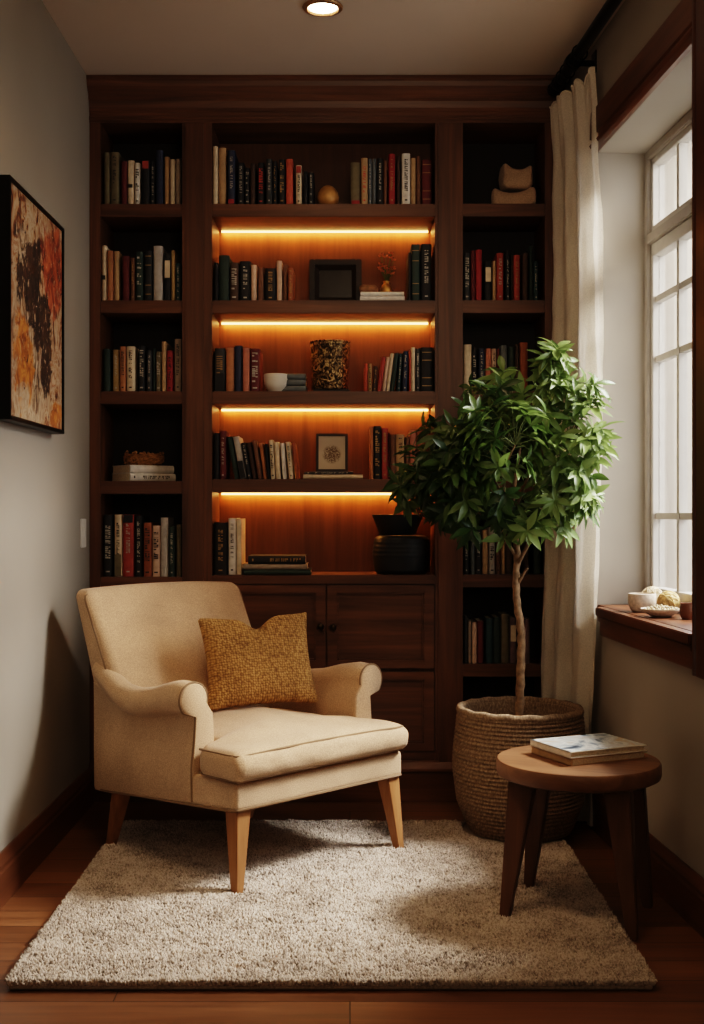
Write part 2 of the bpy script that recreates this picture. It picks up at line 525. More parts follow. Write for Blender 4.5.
# window casing and sill
m = MB(); m.prism([(0, OZ1 - .004), (-0.014, OZ1 - .004), (-0.026, OZ1 + .004), (-0.030, OZ1 + .014), (-0.022, OZ1 + .022), (-0.022, OZ1 + .030), (-0.028, OZ1 + .034), (-0.028, OZ1 + .118), (-0.020, OZ1 + .128), (0, OZ1 + .128)], 'y', OY0, 4.10)
structure(m, 'trim_1', M['trim'], 'red-brown wooden head casing above the window', 'trim', WO, (0, 0, PHI))
m = MB(); m.prism([(0, OY0 + .004), (-0.020, OY0 + .004), (-0.030, OY0 - .006), (-0.030, OY0 - .016), (-0.022, OY0 - .026), (-0.030, OY0 - .034), (-0.030, OY0 - .135), (0, OY0 - .135)], 'z', 0.630, OZ1 + .128)
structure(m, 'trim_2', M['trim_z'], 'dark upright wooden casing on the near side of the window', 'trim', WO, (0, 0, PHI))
m = MB(); m.box((-0.034, OY0 + .006, 0.702), (0.0005, 3.838, 0.730)); m.box((0, OY0 + .006, 0.702), (0.150, OY1 - .001, 0.730))
m.box((-0.022, OY0 + .006, 0.640), (0.0, 3.828, 0.702)); m.box((-0.028, OY0 + .006, 0.684), (0, 3.832, 0.702))
structure(m, 'trim_3', M['trim'], 'red-brown wooden windowsill with apron below the window', 'windowsill', WO, (0, 0, PHI), bevel=0.003)

# window
win = empty('window_1', WO); win.rotation_euler = (0, 0, PHI)
tag(win, 'tall many-paned casement window with pale grey-beige frame', 'window', None, 'structure')
WX = 0.160
m = MB()
ya, yb = OY0, OY1
m.box((WX, yb - .034, .725), (WX + .07, yb, OZ1)); m.box((WX, ya, .725), (WX + .07, ya + .034, OZ1))
m.box((WX, ya, OZ1 - .030), (WX + .07, yb, OZ1)); m.box((WX, ya, 1.905), (WX + .07, yb, 1.940)); m.box((WX, ya, .705), (WX + .07, yb, .745))
m.build('window_frame', M['winframe'], win, bevel=0.003)
def sash(z0, z1, bars, rail_t, rail_b):
    a, b = ya + .034, yb - .034
    s = MB()
    s.box((WX + .012, a, z0), (WX + .052, a + .016, z1)); s.box((WX + .012, b - .016, z0), (WX + .052, b, z1))
    s.box((WX + .012, a, z1 - rail_t), (WX + .052, b, z1)); s.box((WX + .012, a, z0), (WX + .052, b, z0 + rail_b))
    so = s.build('sash', M['winbar'], win, bevel=0.002)
    g = MB()
    ya2, yb2 = a + .016, b - .016
    pitch = (yb2 - ya2) / 4
    for i in (1, 2, 3):
        y = yb2 - pitch * i
        g.box((WX + .020, y - .011, z0 + rail_b), (WX + .046, y + .011, z1 - rail_t))
    for z in bars:
        g.box((WX + .022, ya2, z - .010), (WX + .045, yb2, z + .010))
    g.build('glazing_bars', M['winbar'], so)
    p = MB(); p.box((WX + .031, ya2, z0 + rail_b), (WX + .035, yb2, z1 - rail_t))
    p.build('glass', M['glass'], so)
sash(1.940, OZ1 - .030, [], .020, .022)
sash(.745, 1.905, [1.724, 1.529, 1.020], .040, .044)

# outside: ground and a pale brick house across the way
m = MB(); m.box((1.75, 2.0, -0.62), (22, 30, -0.5)); 
structure(m, 'exterior_ground', plain('pale_paving', (0.22, 0.21, 0.19), 0.9), 'pale paving outside the window', 'ground')
hr = empty('brick_house', (5.2, 15.2, -0.5)); tag(hr, 'pale pink brick house seen through the window', 'house')
def brick_mat():
    mm, nt, b = new_mat('pale_pink_brick')
    br = N(nt, 'ShaderNodeTexBrick', Scale=4.0)
    br.inputs['Color1'].default_value = (0.55, 0.33, 0.28, 1); br.inputs['Color2'].default_value = (0.48, 0.29, 0.25, 1); br.inputs['Mortar'].default_value = (0.6, 0.55, 0.5, 1)
    nt.links.new(coords(nt, rot=(R(90), 0, 0)), br.inputs['Vector'])
    nt.links.new(br.outputs[0], b.inputs['Base Color'])
    return mm
m = MB(); m.box((-1.6, 0, 0), (3.5, 4, 2.6)); m.build('wall', brick_mat(), hr)
m = MB(); m.prism([(-1.8, 2.6), (3.7, 2.6), (0.95, 4.0)], 'y', -0.25, 4.2); m.build('roof', plain('grey_slate', (0.30, 0.30, 0.32), 0.8), hr)
for x in (-0.9, 0.5, 2.0):
    m = MB(); m.box((x, -.05, 0.9), (x + .75, 0.0, 2.0)); w = m.build('window_frame', M['white_paint'], hr)
    m = MB(); m.box((x + .06, -.06, 0.96), (x + .69, -.045, 1.94)); m.build('pane', M['dark_glass'], w)

# ------------------------------------------------------------------ bookcase
bc = empty('bookcase', (BX(326), 4.40, 0))
tag(bc, 'dark walnut built-in bookcase filling the end wall, lit middle bay above cabinet doors', 'bookcase')
B0 = Vector(bc.location)
def bpart(mb, name, mat, bevel=0.0015, smooth=None):
    mb.v = [tuple(Vector(p) - B0) for p in mb.v]
    return mb.build(name, mat, bc, bevel=bevel, smooth=smooth)
YK = 4.525
X_END = 0.764
xl0, xl1 = XL + .001, BX(100.4)
ups = [(xl0, xl1), (BX(182), BX(212)), (BX(435), BX(463)), (BX(545), X_END)]
TOPZ = BZ(123)
for i, (a, b) in enumerate(ups):
    m = MB(); m.box((a, YB, 0.02), (b, YK, CEIL - .03))
    if i in (1, 2):   # raised strip on the face of the two wide dividers
        m.box((a + .012, YB - .007, BZ(762)), (b - .030 if i == 1 else b - .022, YB + .001, TOPZ - .002))
    bpart(m, 'upright', M['case'])
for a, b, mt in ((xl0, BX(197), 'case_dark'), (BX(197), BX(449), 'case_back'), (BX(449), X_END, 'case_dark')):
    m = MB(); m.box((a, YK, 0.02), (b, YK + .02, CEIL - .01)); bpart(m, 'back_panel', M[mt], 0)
m = MB(); m.box((xl0, YB - .002, TOPZ), (X_END, YK, CEIL - .05)); bpart(m, 'header', M['case_h'])
m = MB()
zc = CEIL - .002
m.prism([(YB, zc), (YB - .050, zc), (YB - .050, zc - .012), (YB - .044, zc - .018), (YB - .040, zc - .034), (YB - .026, zc - .052), (YB - .018, zc - .060), (YB - .018, zc - .070), (YB - .010, zc - .078), (YB - .004, zc - .1), (YB - .004, zc - .112), (YB, zc - .115)], 'x', xl0, X_END)
m.prism([(YB, TOPZ + .010), (YB - .006, TOPZ + .010), (YB - .006, TOPZ + .022), (YB, TOPZ + .026)], 'x', xl0, X_END)
bpart(m, 'crown_moulding', M['case_h'], 0)
def shelf(x0, x1, py, th=0.046, fr=YB + .004):
    z = BZ(py)
    m = MB(); m.box((x0, fr, z - th), (x1, YK, z))
    return bpart(m, 'shelf', M['case_h'], 0.002)
SH_L = [203.5, 300, 391, 481, 577, 668]
SH_C = [203.5, 300, 391, 479]
SH_R = [203.2, 299.8, 391, 481, 574.5, 664]
for p in SH_L: shelf(xl1, BX(182), p)
for p in SH_C: shelf(BX(212), BX(435), p)
for p in SH_R: shelf(BX(463), BX(545), p)
m = MB(); m.box((BX(212), YB - .012, BZ(584)), (BX(435), YK, BZ(575))); bpart(m, 'counter', M['case_h'], 0.003)
m = MB()
m.box((xl0, YB - .008, 0.0), (X_END, YB + .03, BZ(771)))
m.prism([(YB + .02, BZ(771)), (YB - .016, BZ(771)), (YB - .016, BZ(768)), (YB - .008, BZ(762)), (YB, BZ(760)), (YB + .02, BZ(760))], 'x', xl0, X_END)
for a, b in ((xl1, BX(182)), (BX(212), BX(435)), (BX(463), BX(545))):
    m.box((a, YB, BZ(760)), (b, YK, BZ(752)))
bpart(m, 'plinth', M['case_h'], 0.002)
def door(x0, x1, py0, py1, knob=None):
    z0, z1 = BZ(py1), BZ(py0)
    g = 0.0025
    x0 += g; x1 -= g; z0 += g; z1 -= g
    s = 0.036; y = YB - .004
    m = MB()
    m.box((x0, y, z0), (x0 + s, y + .022, z1)); m.box((x1 - s, y, z0), (x1, y + .022, z1))
    m.box((x0 + s, y, z1 - s * .8), (x1 - s, y + .022, z1)); m.box((x0 + s, y, z0), (x1 - s, y + .022, z0 + s * .8))
    # bead and sunken panel
    a, b, c, d = x0 + s, x1 - s, z0 + s * .8, z1 - s * .8
    m.box((a, y + .012, c), (b, y + .020, d))
    e = .006
    m.box((a, y + .004, c), (a + e, y + .014, d)); m.box((b - e, y + .004, c), (b, y + .014, d))
    m.box((a, y + .004, d - e), (b, y + .014, d)); m.box((a, y + .004, c), (b, y + .014, c + e))
    do = bpart(m, 'cabinet_door', M['case_h'], 0.0012)
    if knob:
        k = MB()
        T = Matrix.Translation(Vector((BX(knob[0]), y, BZ(knob[1]))) - B0) @ Matrix.Rotation(R(90), 4, 'X')
        k.lathe([(0.0, 0.0), (0.010, 0.0), (0.010, 0.003), (0.005, 0.005), (0.005, 0.014), (0.010, 0.018), (0.0125, 0.024), (0.010, 0.030), (0.0, 0.032)], 18, T=T)
        k.build('knob', M['bronze'], do, smooth=50)
cx = 326.5
door(BX(212), BX(cx), 584, 669, (320.5, 626))
door(BX(cx), BX(435), 584, 669, (333, 627))
door(BX(212), BX(cx), 671, 752)
door(BX(cx), BX(435), 671, 752)
m = MB(); m.box((BX(212), YB + .02, BZ(752)), (BX(435), YB + .03, BZ(584))); bpart(m, 'carcass_front', M['case'], 0)

# light strips under the shelves of the middle bay
LEDM = emit('amber_light_strip', (1.0, 0.44, 0.11), 34.0)
LEDF = emit('amber_diffuser', (1.0, 0.58, 0.20), 5.0)
for p in SH_C:
    z = BZ(p) - .046
    m = MB(); m.box((BX(215), YK - .026, z - .0022), (BX(432), YK - .004, z - .0006), 0)
    m.box((BX(215), YK - .0285, z - .0075), (BX(432), YK - .0265, z - .0006), 1)
    bpart(m, 'light_strip', [LEDM, LEDF], 0)

# ------------------------------------------------------------------ books
PAL = {
 'cream': ((0.62, 0.50, 0.35), 'cream'), 'white': ((0.68, 0.62, 0.54), 'off-white'), 'tan': ((0.42, 0.27, 0.14), 'tan'),
 'orange': ((0.42, 0.18, 0.080), 'orange'), 'red': ((0.34, 0.058, 0.042), 'red'), 'vermilion': ((0.46, 0.095, 0.050), 'bright vermilion'), 'crimson': ((0.30, 0.030, 0.032), 'crimson'),
 'maroon': ((0.13, 0.024, 0.022), 'maroon'), 'brown': ((0.17, 0.080, 0.042), 'brown'), 'dbrown': ((0.070, 0.038, 0.024), 'dark brown'),
 'black': ((0.018, 0.016, 0.015), 'black'), 'charcoal': ((0.045, 0.044, 0.042), 'charcoal'), 'navy': ((0.028, 0.034, 0.065), 'navy'),
 'dgreen': ((0.028, 0.045, 0.034), 'dark green'), 'teal': ((0.025, 0.055, 0.058), 'dark teal'), 'olive': ((0.155, 0.125, 0.070), 'olive'),
 'grey': ((0.40, 0.36, 0.32), 'light grey'), 'slate': ((0.13, 0.14, 0.14), 'slate grey'), 'taupe': ((0.29, 0.225, 0.17), 'taupe'), 'mustard': ((0.36, 0.245, 0.11), 'mustard'),
 'salmon': ((0.46, 0.18, 0.115), 'salmon'), 'pink': ((0.55, 0.38, 0.28), 'pinkish cream'), 'rust': ((0.27, 0.085, 0.034), 'rust'), 'mauve': ((0.17, 0.105, 0.105), 'mauve'),
}
BOOKM = {k: plain('book_cloth_' + k, v[0], 0.62, 0, var=0.16, scale=45, bstr=0.1) for k, v in PAL.items()}
INK = {'w': (plain('ink_white', (0.42, 0.38, 0.32), 0.6, bstr=0), 'white lettering'), 'g': (plain('ink_gold', (0.34, 0.21, 0.08), 0.4, bstr=0), 'gold lettering'),
       'k': (plain('ink_dark', (0.03, 0.024, 0.02), 0.6, bstr=0), 'dark lettering'), 'r': (plain('ink_red', (0.50, 0.06, 0.035), 0.6, bstr=0), 'red lettering')}
CODES = {'p': 'cream label', 'o': 'dark spot', 't': 'red top', 'n': 'dark top', 'b': 'gold bands', 'e': 'dark foot', 'f': 'red foot', 'l': 'olive foot'}

def book_mesh(w, h, D, code, seed):
    """spine towards -y, standing on z=0"""
    rr = random.Random(seed)
    mb = MB(); t = min(0.0022, w * .16); bl = min(0.0035, w * .2)
    out = [(-w / 2, D)]; 
    for i in range(7):
        a = PI * i / 6
        out.append((-w / 2 * math.cos(a), 0.004 - (bl + .004) * math.sin(a) if 0 < i < 6 else 0.004))
    out.append((w / 2, D))
    inn = [(w / 2 - t, D), (w / 2 - t, 0.006), (-w / 2 + t, 0.006), (-w / 2 + t, D)]
    mb.prism(out + inn, 'z', 0, h)
    y = -bl - .0012
    ink = next((c for c in code.lower() if c in 'wgkr'), None)
    def q(x0, x1, z0, z1, mi): mb.add([(x0, y - .0004 * mi, z0), (x1, y - .0004 * mi, z0), (x1, y - .0004 * mi, z1), (x0, y - .0004 * mi, z1)], [(0, 1, 2, 3)], mi)
    hw = w * .36
    if 'p' in code: q(-w * .4, w * .4, h * .48, h * .84, 3)
    if 'o' in code: q(-w * .42, w * .30, h * .38, h * .46, 2)
    if 't' in code: q(-w * .42, w * .42, h * .80, h * .97, 3)
    if 'n' in code: q(-w * .44, w * .44, h * .87, h * .995, 3)
    if 'e' in code: q(-w * .44, w * .44, h * .01, h * .42, 3)
    if 'l' in code: q(-w * .44, w * .44, h * .01, h * .36, 3)
    if 'f' in code: q(-w * .42, w * .42, h * .02, h * .10, 3)
    if 'b' in code:
        for z in (.12, .3, .7, .88): q(-w * .42, w * .42, h * z, h * z + .0028, 2)
    if ink:
        big = any(c in code for c in 'WGKR')
        z = h * rr.uniform(.86, .92); stop = h * rr.uniform(.22, .38)
        lw = w * (.30 if big else .19)
        while z > stop:
            g = rr.uniform(.003, .0055) * (1.5 if big else 1)
            if rr.random() < .86:
                # a letter turned along the spine: a stem and one or two arms
                q(-lw, lw, z - g * .42, z, 2) if rr.random() < .5 else q(-lw, lw * rr.uniform(-.3, .4), z - g * .8, z, 2)
                if rr.random() < .6: q(lw * .3, lw, z - g * .85, z - g * .2, 2)
            z -= g * 1.12
            if rr.random() < .12: z -= g * 1.6
        q(-lw * .8, lw * .8, h * .07, h * .07 + .005, 2)
    return mb

EXTRA = {'p': BOOKM['cream'], 't': BOOKM['red'], 'n': BOOKM['black'], 'e': BOOKM['black'], 'l': BOOKM['olive'], 'f': BOOKM['crimson']}
seedc = [0]
def make_book(w, h, D, col, code, label, group, loc, rot, parent=None):
    seedc[0] += 1
    mb = book_mesh(w, h, D, code, seedc[0])
    ink = next((c for c in code.lower() if c in 'wgkr'), 'k' if 'o' in code else 'g')
    ex = next((EXTRA[c] for c in code if c in EXTRA), BOOKM['cream'])
    o = mb.build('book', [BOOKM[col], M['paper'], INK[ink][0], ex], None, loc, rot)
    t = min(0.0022, w * .16)
    p = MB(); p.box((-w / 2 + t * 1.05, 0.007, 0.002), (w / 2 - t * 1.05, D - .004, h - .003))
    p.build('pages', M['paper'], o)
    return tag(o, label, 'book', group)

ORD = ['', 'first', 'second', 'third', 'fourth', 'fifth', 'sixth', 'seventh', 'eighth', 'ninth', 'tenth', 'eleventh', 'twelfth', 'thirteenth', 'fourteenth', 'fifteenth', 'sixteenth', 'seventeenth', 'eighteenth', 'nineteenth', 'twentieth', 'twenty-first', 'twenty-second', 'twenty-third', 'twenty-fourth', 'twenty-fifth', 'twenty-sixth']
KB = 4.298 / 1200
def row(py_bottom, books, shelf_name, bay):
    z = BZ(py_bottom) + .0004
    for i, bk in enumerate(books):
        x0, x1, top, col, code = bk[:5]
        lean = bk[5] if len(bk) > 5 else 0
        X0, X1 = (x0 - 350) * KB, (x1 - 350) * KB
        hh = (py_bottom - top) * KB
        ang = math.atan2(lean * KB, hh) if lean else 0.0
        h = hh / math.cos(ang)
        w = (X1 - X0) * (math.cos(ang) if lean else 1) - .0007
        D = rng.uniform(.135, .175)
        yf = 4.296 + rng.uniform(0, .012)
        tx = [CODES[c] for c in code if c in CODES] + [INK[c.lower()][1] for c in code if c.lower() in INK]
        desc = PAL[col][1] + ' book' + (' with ' + tx[0] if tx else '')
        if lean: desc = ('slanted ' if abs(lean) > 2 else '') + desc
        label = f'{desc}, {ORD[i + 1]} from painting end, {shelf_name}, {bay}'
        if lean > 0:   # leans towards the curtain: stands on its x1 corner
            loc = Vector((X1, yf, z)); off = Matrix.Rotation(ang, 4, 'Y') @ Vector((-w / 2, 0, 0))
            loc = loc + off
        elif lean < 0:
            loc = Vector((X0, yf, z)); off = Matrix.Rotation(ang, 4, 'Y') @ Vector((w / 2, 0, 0))
            loc = loc + off
        else: loc = Vector(((X0 + X1) / 2, yf, z))
        make_book(w, h, D, col, code, label, f'books on the {shelf_name} of the {bay}', loc, (0, ang, 0))

PB, MBY, CB = 'painting-side bay', 'lit middle bay', 'curtain-side bay'
row(203.5, [(104, 110, 151.5, 'olive', ''), (110.5, 119, 151, 'olive', 'k'), (121, 127, 160, 'maroon', ''), (127.2, 134, 159, 'cream', 'o'), (134.5, 140, 161.5, 'white', 'K'), (142, 149.5, 159, 'black', 't'),
            (150, 155, 160, 'black', 'w'), (156, 163, 149, 'navy', ''), (164, 169, 155, 'tan', ''), (170, 175, 158, 'cream', ''), (175.6, 180.5, 158, 'taupe', '')], 'top shelf', PB)
row(300, [(101.8, 106.6, 245, 'cream', 'o'), (107.2, 113, 250, 'orange', 'g'), (113.4, 118.8, 250, 'tan', ''), (122, 129.5, 255, 'maroon', ''), (130.5, 135, 257, 'brown', 'g'), (135.7, 143, 251, 'dgreen', 'W'),
          (144.5, 152, 250, 'black', 'b'), (153, 162.5, 245, 'grey', ''), (164, 170.8, 252, 'black', 'p'), (171, 175, 249.5, 'mustard', ''), (175.5, 180.5, 262, 'teal', 'w')], 'second shelf', PB)
row(391, [(103, 110, 348.5, 'dgreen', ''), (112.3, 119, 349, 'mustard', 'w'), (119.5, 126, 346, 'orange', 'k'), (126.4, 135, 346, 'cream', 'k'), (138.3, 144.6, 345, 'black', 'W'), (146.6, 151.7, 350, 'charcoal', 'w'),
          (152.7, 155.2, 348, 'dgreen', ''), (155.7, 161, 351, 'olive', 'W'), (161.4, 166, 341, 'tan', ''), (166.5, 173, 350, 'crimson', 'k'), (174.3, 181.3, 338.5, 'taupe', 'k')], 'third shelf', PB)
row(577, [(103, 112, 515, 'black', 'W'), (114, 121.7, 515, 'cream', 'lk'), (122.4, 133.4, 515, 'red', 'nw'), (134.4, 142, 516, 'black', 'w'), (143.4, 151.4, 523, 'rust', 'K'), (152, 160, 526, 'pink', 'K'),
          (160.4, 168, 518, 'grey', ''), (169, 174.7, 527, 'dgreen', 'w'), (176, 181, 525, 'olive', '')], 'shelf behind armchair', PB)
row(203.5, [(212.8, 217.9, 145, 'cream', ''), (218.4, 226, 146, 'tan', ''), (227.6, 235, 149, 'navy', 'fw'), (237.3, 244, 161, 'black', 'w'), (244.6, 249.8, 166, 'black', 'W'), (250.3, 255, 162, 'dbrown', ''),
            (257.4, 264, 161, 'black', 'R'), (266, 272.3, 158, 'charcoal', 'w'), (272.8, 277, 160, 'black', 'g'), (278.7, 285, 158, 'black', 'G'), (285.8, 293, 158, 'vermilion', ''), (295.8, 301.7, 164, 'cream', 'tk'),
            (303.5, 307.7, 170, 'black', ''), (308.2, 313.7, 171, 'black', 'w'), (350.6, 360.5, 161, 'olive', 'f'), (361, 367.8, 157, 'tan', 'r'), (368.2, 371.9, 157, 'slate', 'w'), (372.2, 376.4, 157, 'slate', ''),
            (377.2, 383, 157, 'black', 'w'), (383.5, 387.5, 159, 'brown', ''), (388.5, 395.2, 153, 'crimson', 'g'), (396.7, 400.2, 155, 'dbrown', ''), (401.7, 410.3, 152.5, 'white', 'k'), (410.8, 415.8, 157, 'tan', ''),
            (416.3, 420.7, 155, 'brown', ''), (421.7, 432, 158, 'maroon', 'b')], 'top shelf', MBY)
row(300, [(214.4, 218.4, 262, 'black', ''), (218.8, 229.3, 254.5, 'dgreen', ''), (229.8, 238.5, 262, 'dbrown', 'W'), (239.5, 250.6, 260, 'black', 'w'), (251, 256.7, 264, 'pink', ''), (257.7, 263.4, 267, 'brown', ''),
          (264.8, 275.9, 267.5, 'black', 'g'), (276.6, 282, 260, 'pink', ''), (283, 287.4, 263, 'brown', ''), (287.8, 293.2, 267, 'rust', 'g'), (408.2, 411, 252, 'black', ''), (411.5, 420, 243, 'dgreen', 'b'), (421.3, 431.6, 243, 'black', 'w')], 'second shelf', MBY)  # plain black books of this row are dark shadow strips built as books
row(391, [(214.5, 224.7, 348, 'charcoal', 'eG'), (225.6, 234, 347, 'orange', ''), (234.4, 242, 345, 'navy', ''), (242.6, 249.4, 347.5, 'salmon', ''), (250, 259.5, 348, 'maroon', 'W'),
          (364.3, 367.8, 363, 'vermilion', ''), (368.1, 372, 363, 'mustard', 'k'), (372.4, 376.4, 366, 'dbrown', 'g', 1.5), (377, 381.2, 357, 'red', '', 4.5), (381.7, 385.5, 357, 'pink', '', 4.5), (386, 389.6, 353, 'cream', '', 4.5), (390.1, 394.3, 353, 'dgreen', '', 4.5),
          (396.8, 400.4, 353, 'teal', 'w', 2.4), (402.0, 407.3, 351, 'navy', 'w', 1.2), (409.0, 411, 350, 'vermilion', ''), (411.2, 415.2, 347, 'cream', ''), (415.5, 420.5, 348, 'charcoal', 'w'), (421, 433, 347, 'black', 'b')], 'third shelf', MBY)
row(479, [(213.7, 219.2, 433, 'black', ''), (219.5, 226, 431, 'maroon', 'w'), (234.2, 239.5, 437, 'dgreen', '', -7.5), (240.2, 246.5, 437, 'grey', 'e', -7.5), (247.2, 252, 443, 'black', 'w', -6.5), (252.8, 257.2, 443, 'dbrown', '', -6.3),
          (258, 262.7, 441, 'brown', '', -6), (263.4, 267.4, 443, 'orange', '', -4.5), (267.8, 270.4, 444, 'black', '', -3.2), (271, 275.4, 440, 'cream', 'K', -2.2), (276, 281, 442, 'cream', '', -2.2), (282.6, 287, 443, 'white', '', -2.6),
          (289, 293.8, 442, 'cream', 'k', -3.6), (296, 299.6, 443, 'rust', '', -4.6), (370, 373.4, 427, 'orange', ''), (373.8, 381, 426, 'black', 'G'), (381.6, 388, 428, 'red', 'g'), (388.4, 390.2, 432, 'maroon', ''),
          (390.6, 395.6, 435, 'brown', ''), (396, 404.4, 434, 'tan', 'k'), (405.5, 409.6, 437, 'brown', ''), (410, 416.4, 430, 'salmon', ''), (416.8, 424, 430, 'rust', 'g')], 'fourth shelf', MBY)
row(575, [(214, 227, 523, 'black', 'g'), (228, 235.8, 518.5, 'white', 'k'), (236.2, 241.6, 519, 'cream', '')], 'counter', MBY)
row(299.8, [(464, 470.4, 252, 'charcoal', 'W'), (471, 475.2, 250, 'maroon', ''), (475.6, 482, 249, 'crimson', ''), (484.9, 491.9, 260, 'black', 'p'), (492.6, 496.2, 260, 'tan', ''), (496.7, 503.8, 252, 'red', 'w'),
            (505.6, 510.2, 249, 'black', 'w'), (511.4, 513.4, 254, 'dbrown', ''), (513.9, 520.4, 254, 'red', 'g'), (522.6, 528.3, 252, 'dbrown', ''), (529.6, 533.4, 245, 'dgreen', ''), (534, 538.6, 260, 'teal', 'w')], 'second shelf', CB)
row(391, [(463.7, 471.7, 344, 'cream', ''), (472.3, 477, 347, 'black', 'W'), (479, 485, 348, 'navy', 'w'), (485.9, 491.5, 348, 'salmon', ''), (491.9, 496.7, 348, 'pink', 'k'), (497.2, 500, 348, 'maroon', ''),
          (500.8, 507.2, 345, 'slate', ''), (508.3, 515, 346, 'dgreen', ''), (515.5, 519.2, 344, 'dbrown', ''), (519.8, 528, 342, 'rust', '')], 'third shelf', CB)
row(574.5, [(463.8, 469, 528, 'black', 'w'), (471, 475, 525, 'slate', ''), (475.4, 482, 528, 'black', 'w'), (482.7, 488.4, 530, 'tan', ''), (489, 495, 528, 'grey', 'K'), (496, 501, 528, 'brown', 'k'), (502, 505.6, 530, 'tan', ''),
            (506, 512.5, 527, 'dbrown', ''), (525, 529.5, 530, 'dbrown', ''), (534, 541, 528, 'dgreen', '')], 'shelf behind tree trunk', CB)
row(664, [(464.4, 467.4, 617, 'charcoal', ''), (468, 471.6, 622, 'taupe', ''), (472, 476.8, 623, 'pink', ''), (477.2, 483.8, 622, 'maroon', ''), (486, 493, 619, 'teal', ''), (493.5, 500.5, 618, 'dgreen', ''),
          (501, 509.4, 615, 'olive', ''), (510, 517, 619, 'mauve', 'p'), (525, 530, 620, 'mauve', '')], 'lowest shelf', CB)

def flat_book(cx, cy, z, L, Wd, th, col, code, label, group, rz=0.0, spine_front=True):
    """lying book: spine length L along local x, cover width Wd in depth, thickness th, resting at z"""
    # mesh: thickness x, depth y, height z -> rotate so height runs along x and thickness is vertical
    A = Matrix.Translation((cx, cy, z)) @ Matrix.Rotation(rz, 4, 'Z') @ Matrix.Translation((-L / 2, -Wd / 2, th / 2)) @ Matrix.Rotation(R(90), 4, 'Y')
    o = make_book(th, L, Wd, col, code, label, group, (0, 0, 0), (0, 0, 0))
    o.matrix_world = A
    return o

def pxb(x, y, Y): return ((x - 350) / 1200 * Y, EYE + (513 - y) / 1200 * Y)

# stack under the dried wreath
zs = BZ(481) + .0004
flat_book(BX(137.5), 4.402, zs, .185, .146, .029, 'white', 'k', 'thick off-white book at the bottom of the stack under the dried wreath', 'books under the wreath', R(38))
flat_book(BX(137), 4.402, zs + .0295, .178, .140, .029, 'white', '', 'thick off-white book directly under the dried wreath', 'books under the wreath', R(38))
# white books under the flower vase
zs = BZ(300) + .0004
flat_book(BX(382.5), 4.37, zs, .160, .125, .019, 'white', '', 'lower white book below the small flower vase in the lit middle bay', 'books under the vase')
flat_book(BX(382.5), 4.37, zs + .0194, .156, .120, .016, 'white', '', 'upper white book carrying the small flower vase in the lit middle bay', 'books under the vase')
# slate books beside the white bowl
zs = BZ(391) + .0004
for i, (wd, th, c, nm) in enumerate(((.098, .023, 'slate', 'bottom'), (.096, .022, 'slate', 'middle'), (.094, .021, 'slate', 'top'))):
    flat_book(BX(292), 4.392, zs, wd, .14, th, c, '', f'slate grey book at the {nm} of the stack behind the white bowl', 'slate books behind the bowl'); zs += th + .0004
# books under framed drawing
zs = BZ(479) + .0004
flat_book(BX(333), 4.372, zs, .214, .14, .0165, 'cream', '', 'cream book at the bottom of the pair under the framed drawing', 'books under the drawing')
flat_book(BX(328.5), 4.372, zs + .0169, .176, .13, .0105, 'charcoal', 'w', 'thin dark book directly under the framed drawing', 'books under the drawing')
# counter stack
zs = BZ(575) + .0004
flat_book(BX(277), 4.372, zs, .240, .165, .018, 'dgreen', '', 'dark green book at the bottom of the flat stack on the counter', 'flat books on the counter')
flat_book(BX(274.5), 4.372, zs + .0184, .232, .16, .019, 'taupe', '', 'taupe book in the middle of the flat stack on the counter', 'flat books on the counter')
flat_book(BX(276.5), 4.374, zs + .0378, .205, .15, .030, 'black', 'g', 'black gold-lettered book on top of the flat stack on the counter', 'flat books on the counter')

# ------------------------------------------------------------------ ornaments in the bookcase
def at(px, pybottom, Y=4.37): return Vector(((px - 350) / 1200 * Y, Y, BZ(pybottom) + .0005))

# golden pear-shaped ornament
m = MB(); m.lathe([(0, 0), (.020, .0005), (.032, .010), (.039, .025), (.040, .038), (.036, .054), (.027, .068), (.017, .077), (.007, .081), (0, .082)], 40)
o = m.build('golden_egg', plain('golden_glaze', (0.50, 0.26, 0.085), 0.35, 0.1, var=.3, scale=25, bstr=.1), None, at(328, 203.5, 4.345), smooth=60)
tag(o, 'smooth golden egg ornament between the books on the top middle shelf', 'ornament')

# dried wreath
r2 = random.Random(3)
m = MB()
for k in range(70):
    pts = []
    ph = r2.uniform(0, 2 * PI); span = r2.uniform(1.2, 2.6)
    a0 = r2.uniform(0, .022); b0 = r2.uniform(0, 2 * PI); tw = r2.uniform(2, 5)
    for i in range(10):
        t = ph + span * i / 9
        rr = 1 + a0 * 8 * math.cos(b0 + tw * i / 9) * .9
        pts.append((.066 * rr * math.cos(t), .050 * rr * math.sin(t), .022 + a0 * 1.0 * math.sin(b0 + tw * i / 9)))
    m.tube(pts, .0028, 5)
for k in range(60):
    t = r2.uniform(0, 2 * PI); rr = r2.uniform(.8, 1.2)
    T = Matrix.Translation((.062 * rr * math.cos(t), .050 * rr * math.sin(t), r2.uniform(.014, .050)))
    m.lathe([(0, -.006), (.005, -.003), (.006, .001), (.003, .005), (0, .006)], 6, T=T)
wz = BZ(481) + .0004 + .059
o = m.build('dried_wreath', M['twig'], None, (BX(138), 4.402, wz), smooth=60)
tag(o, 'brown dried twig wreath lying on two off-white books', 'wreath')

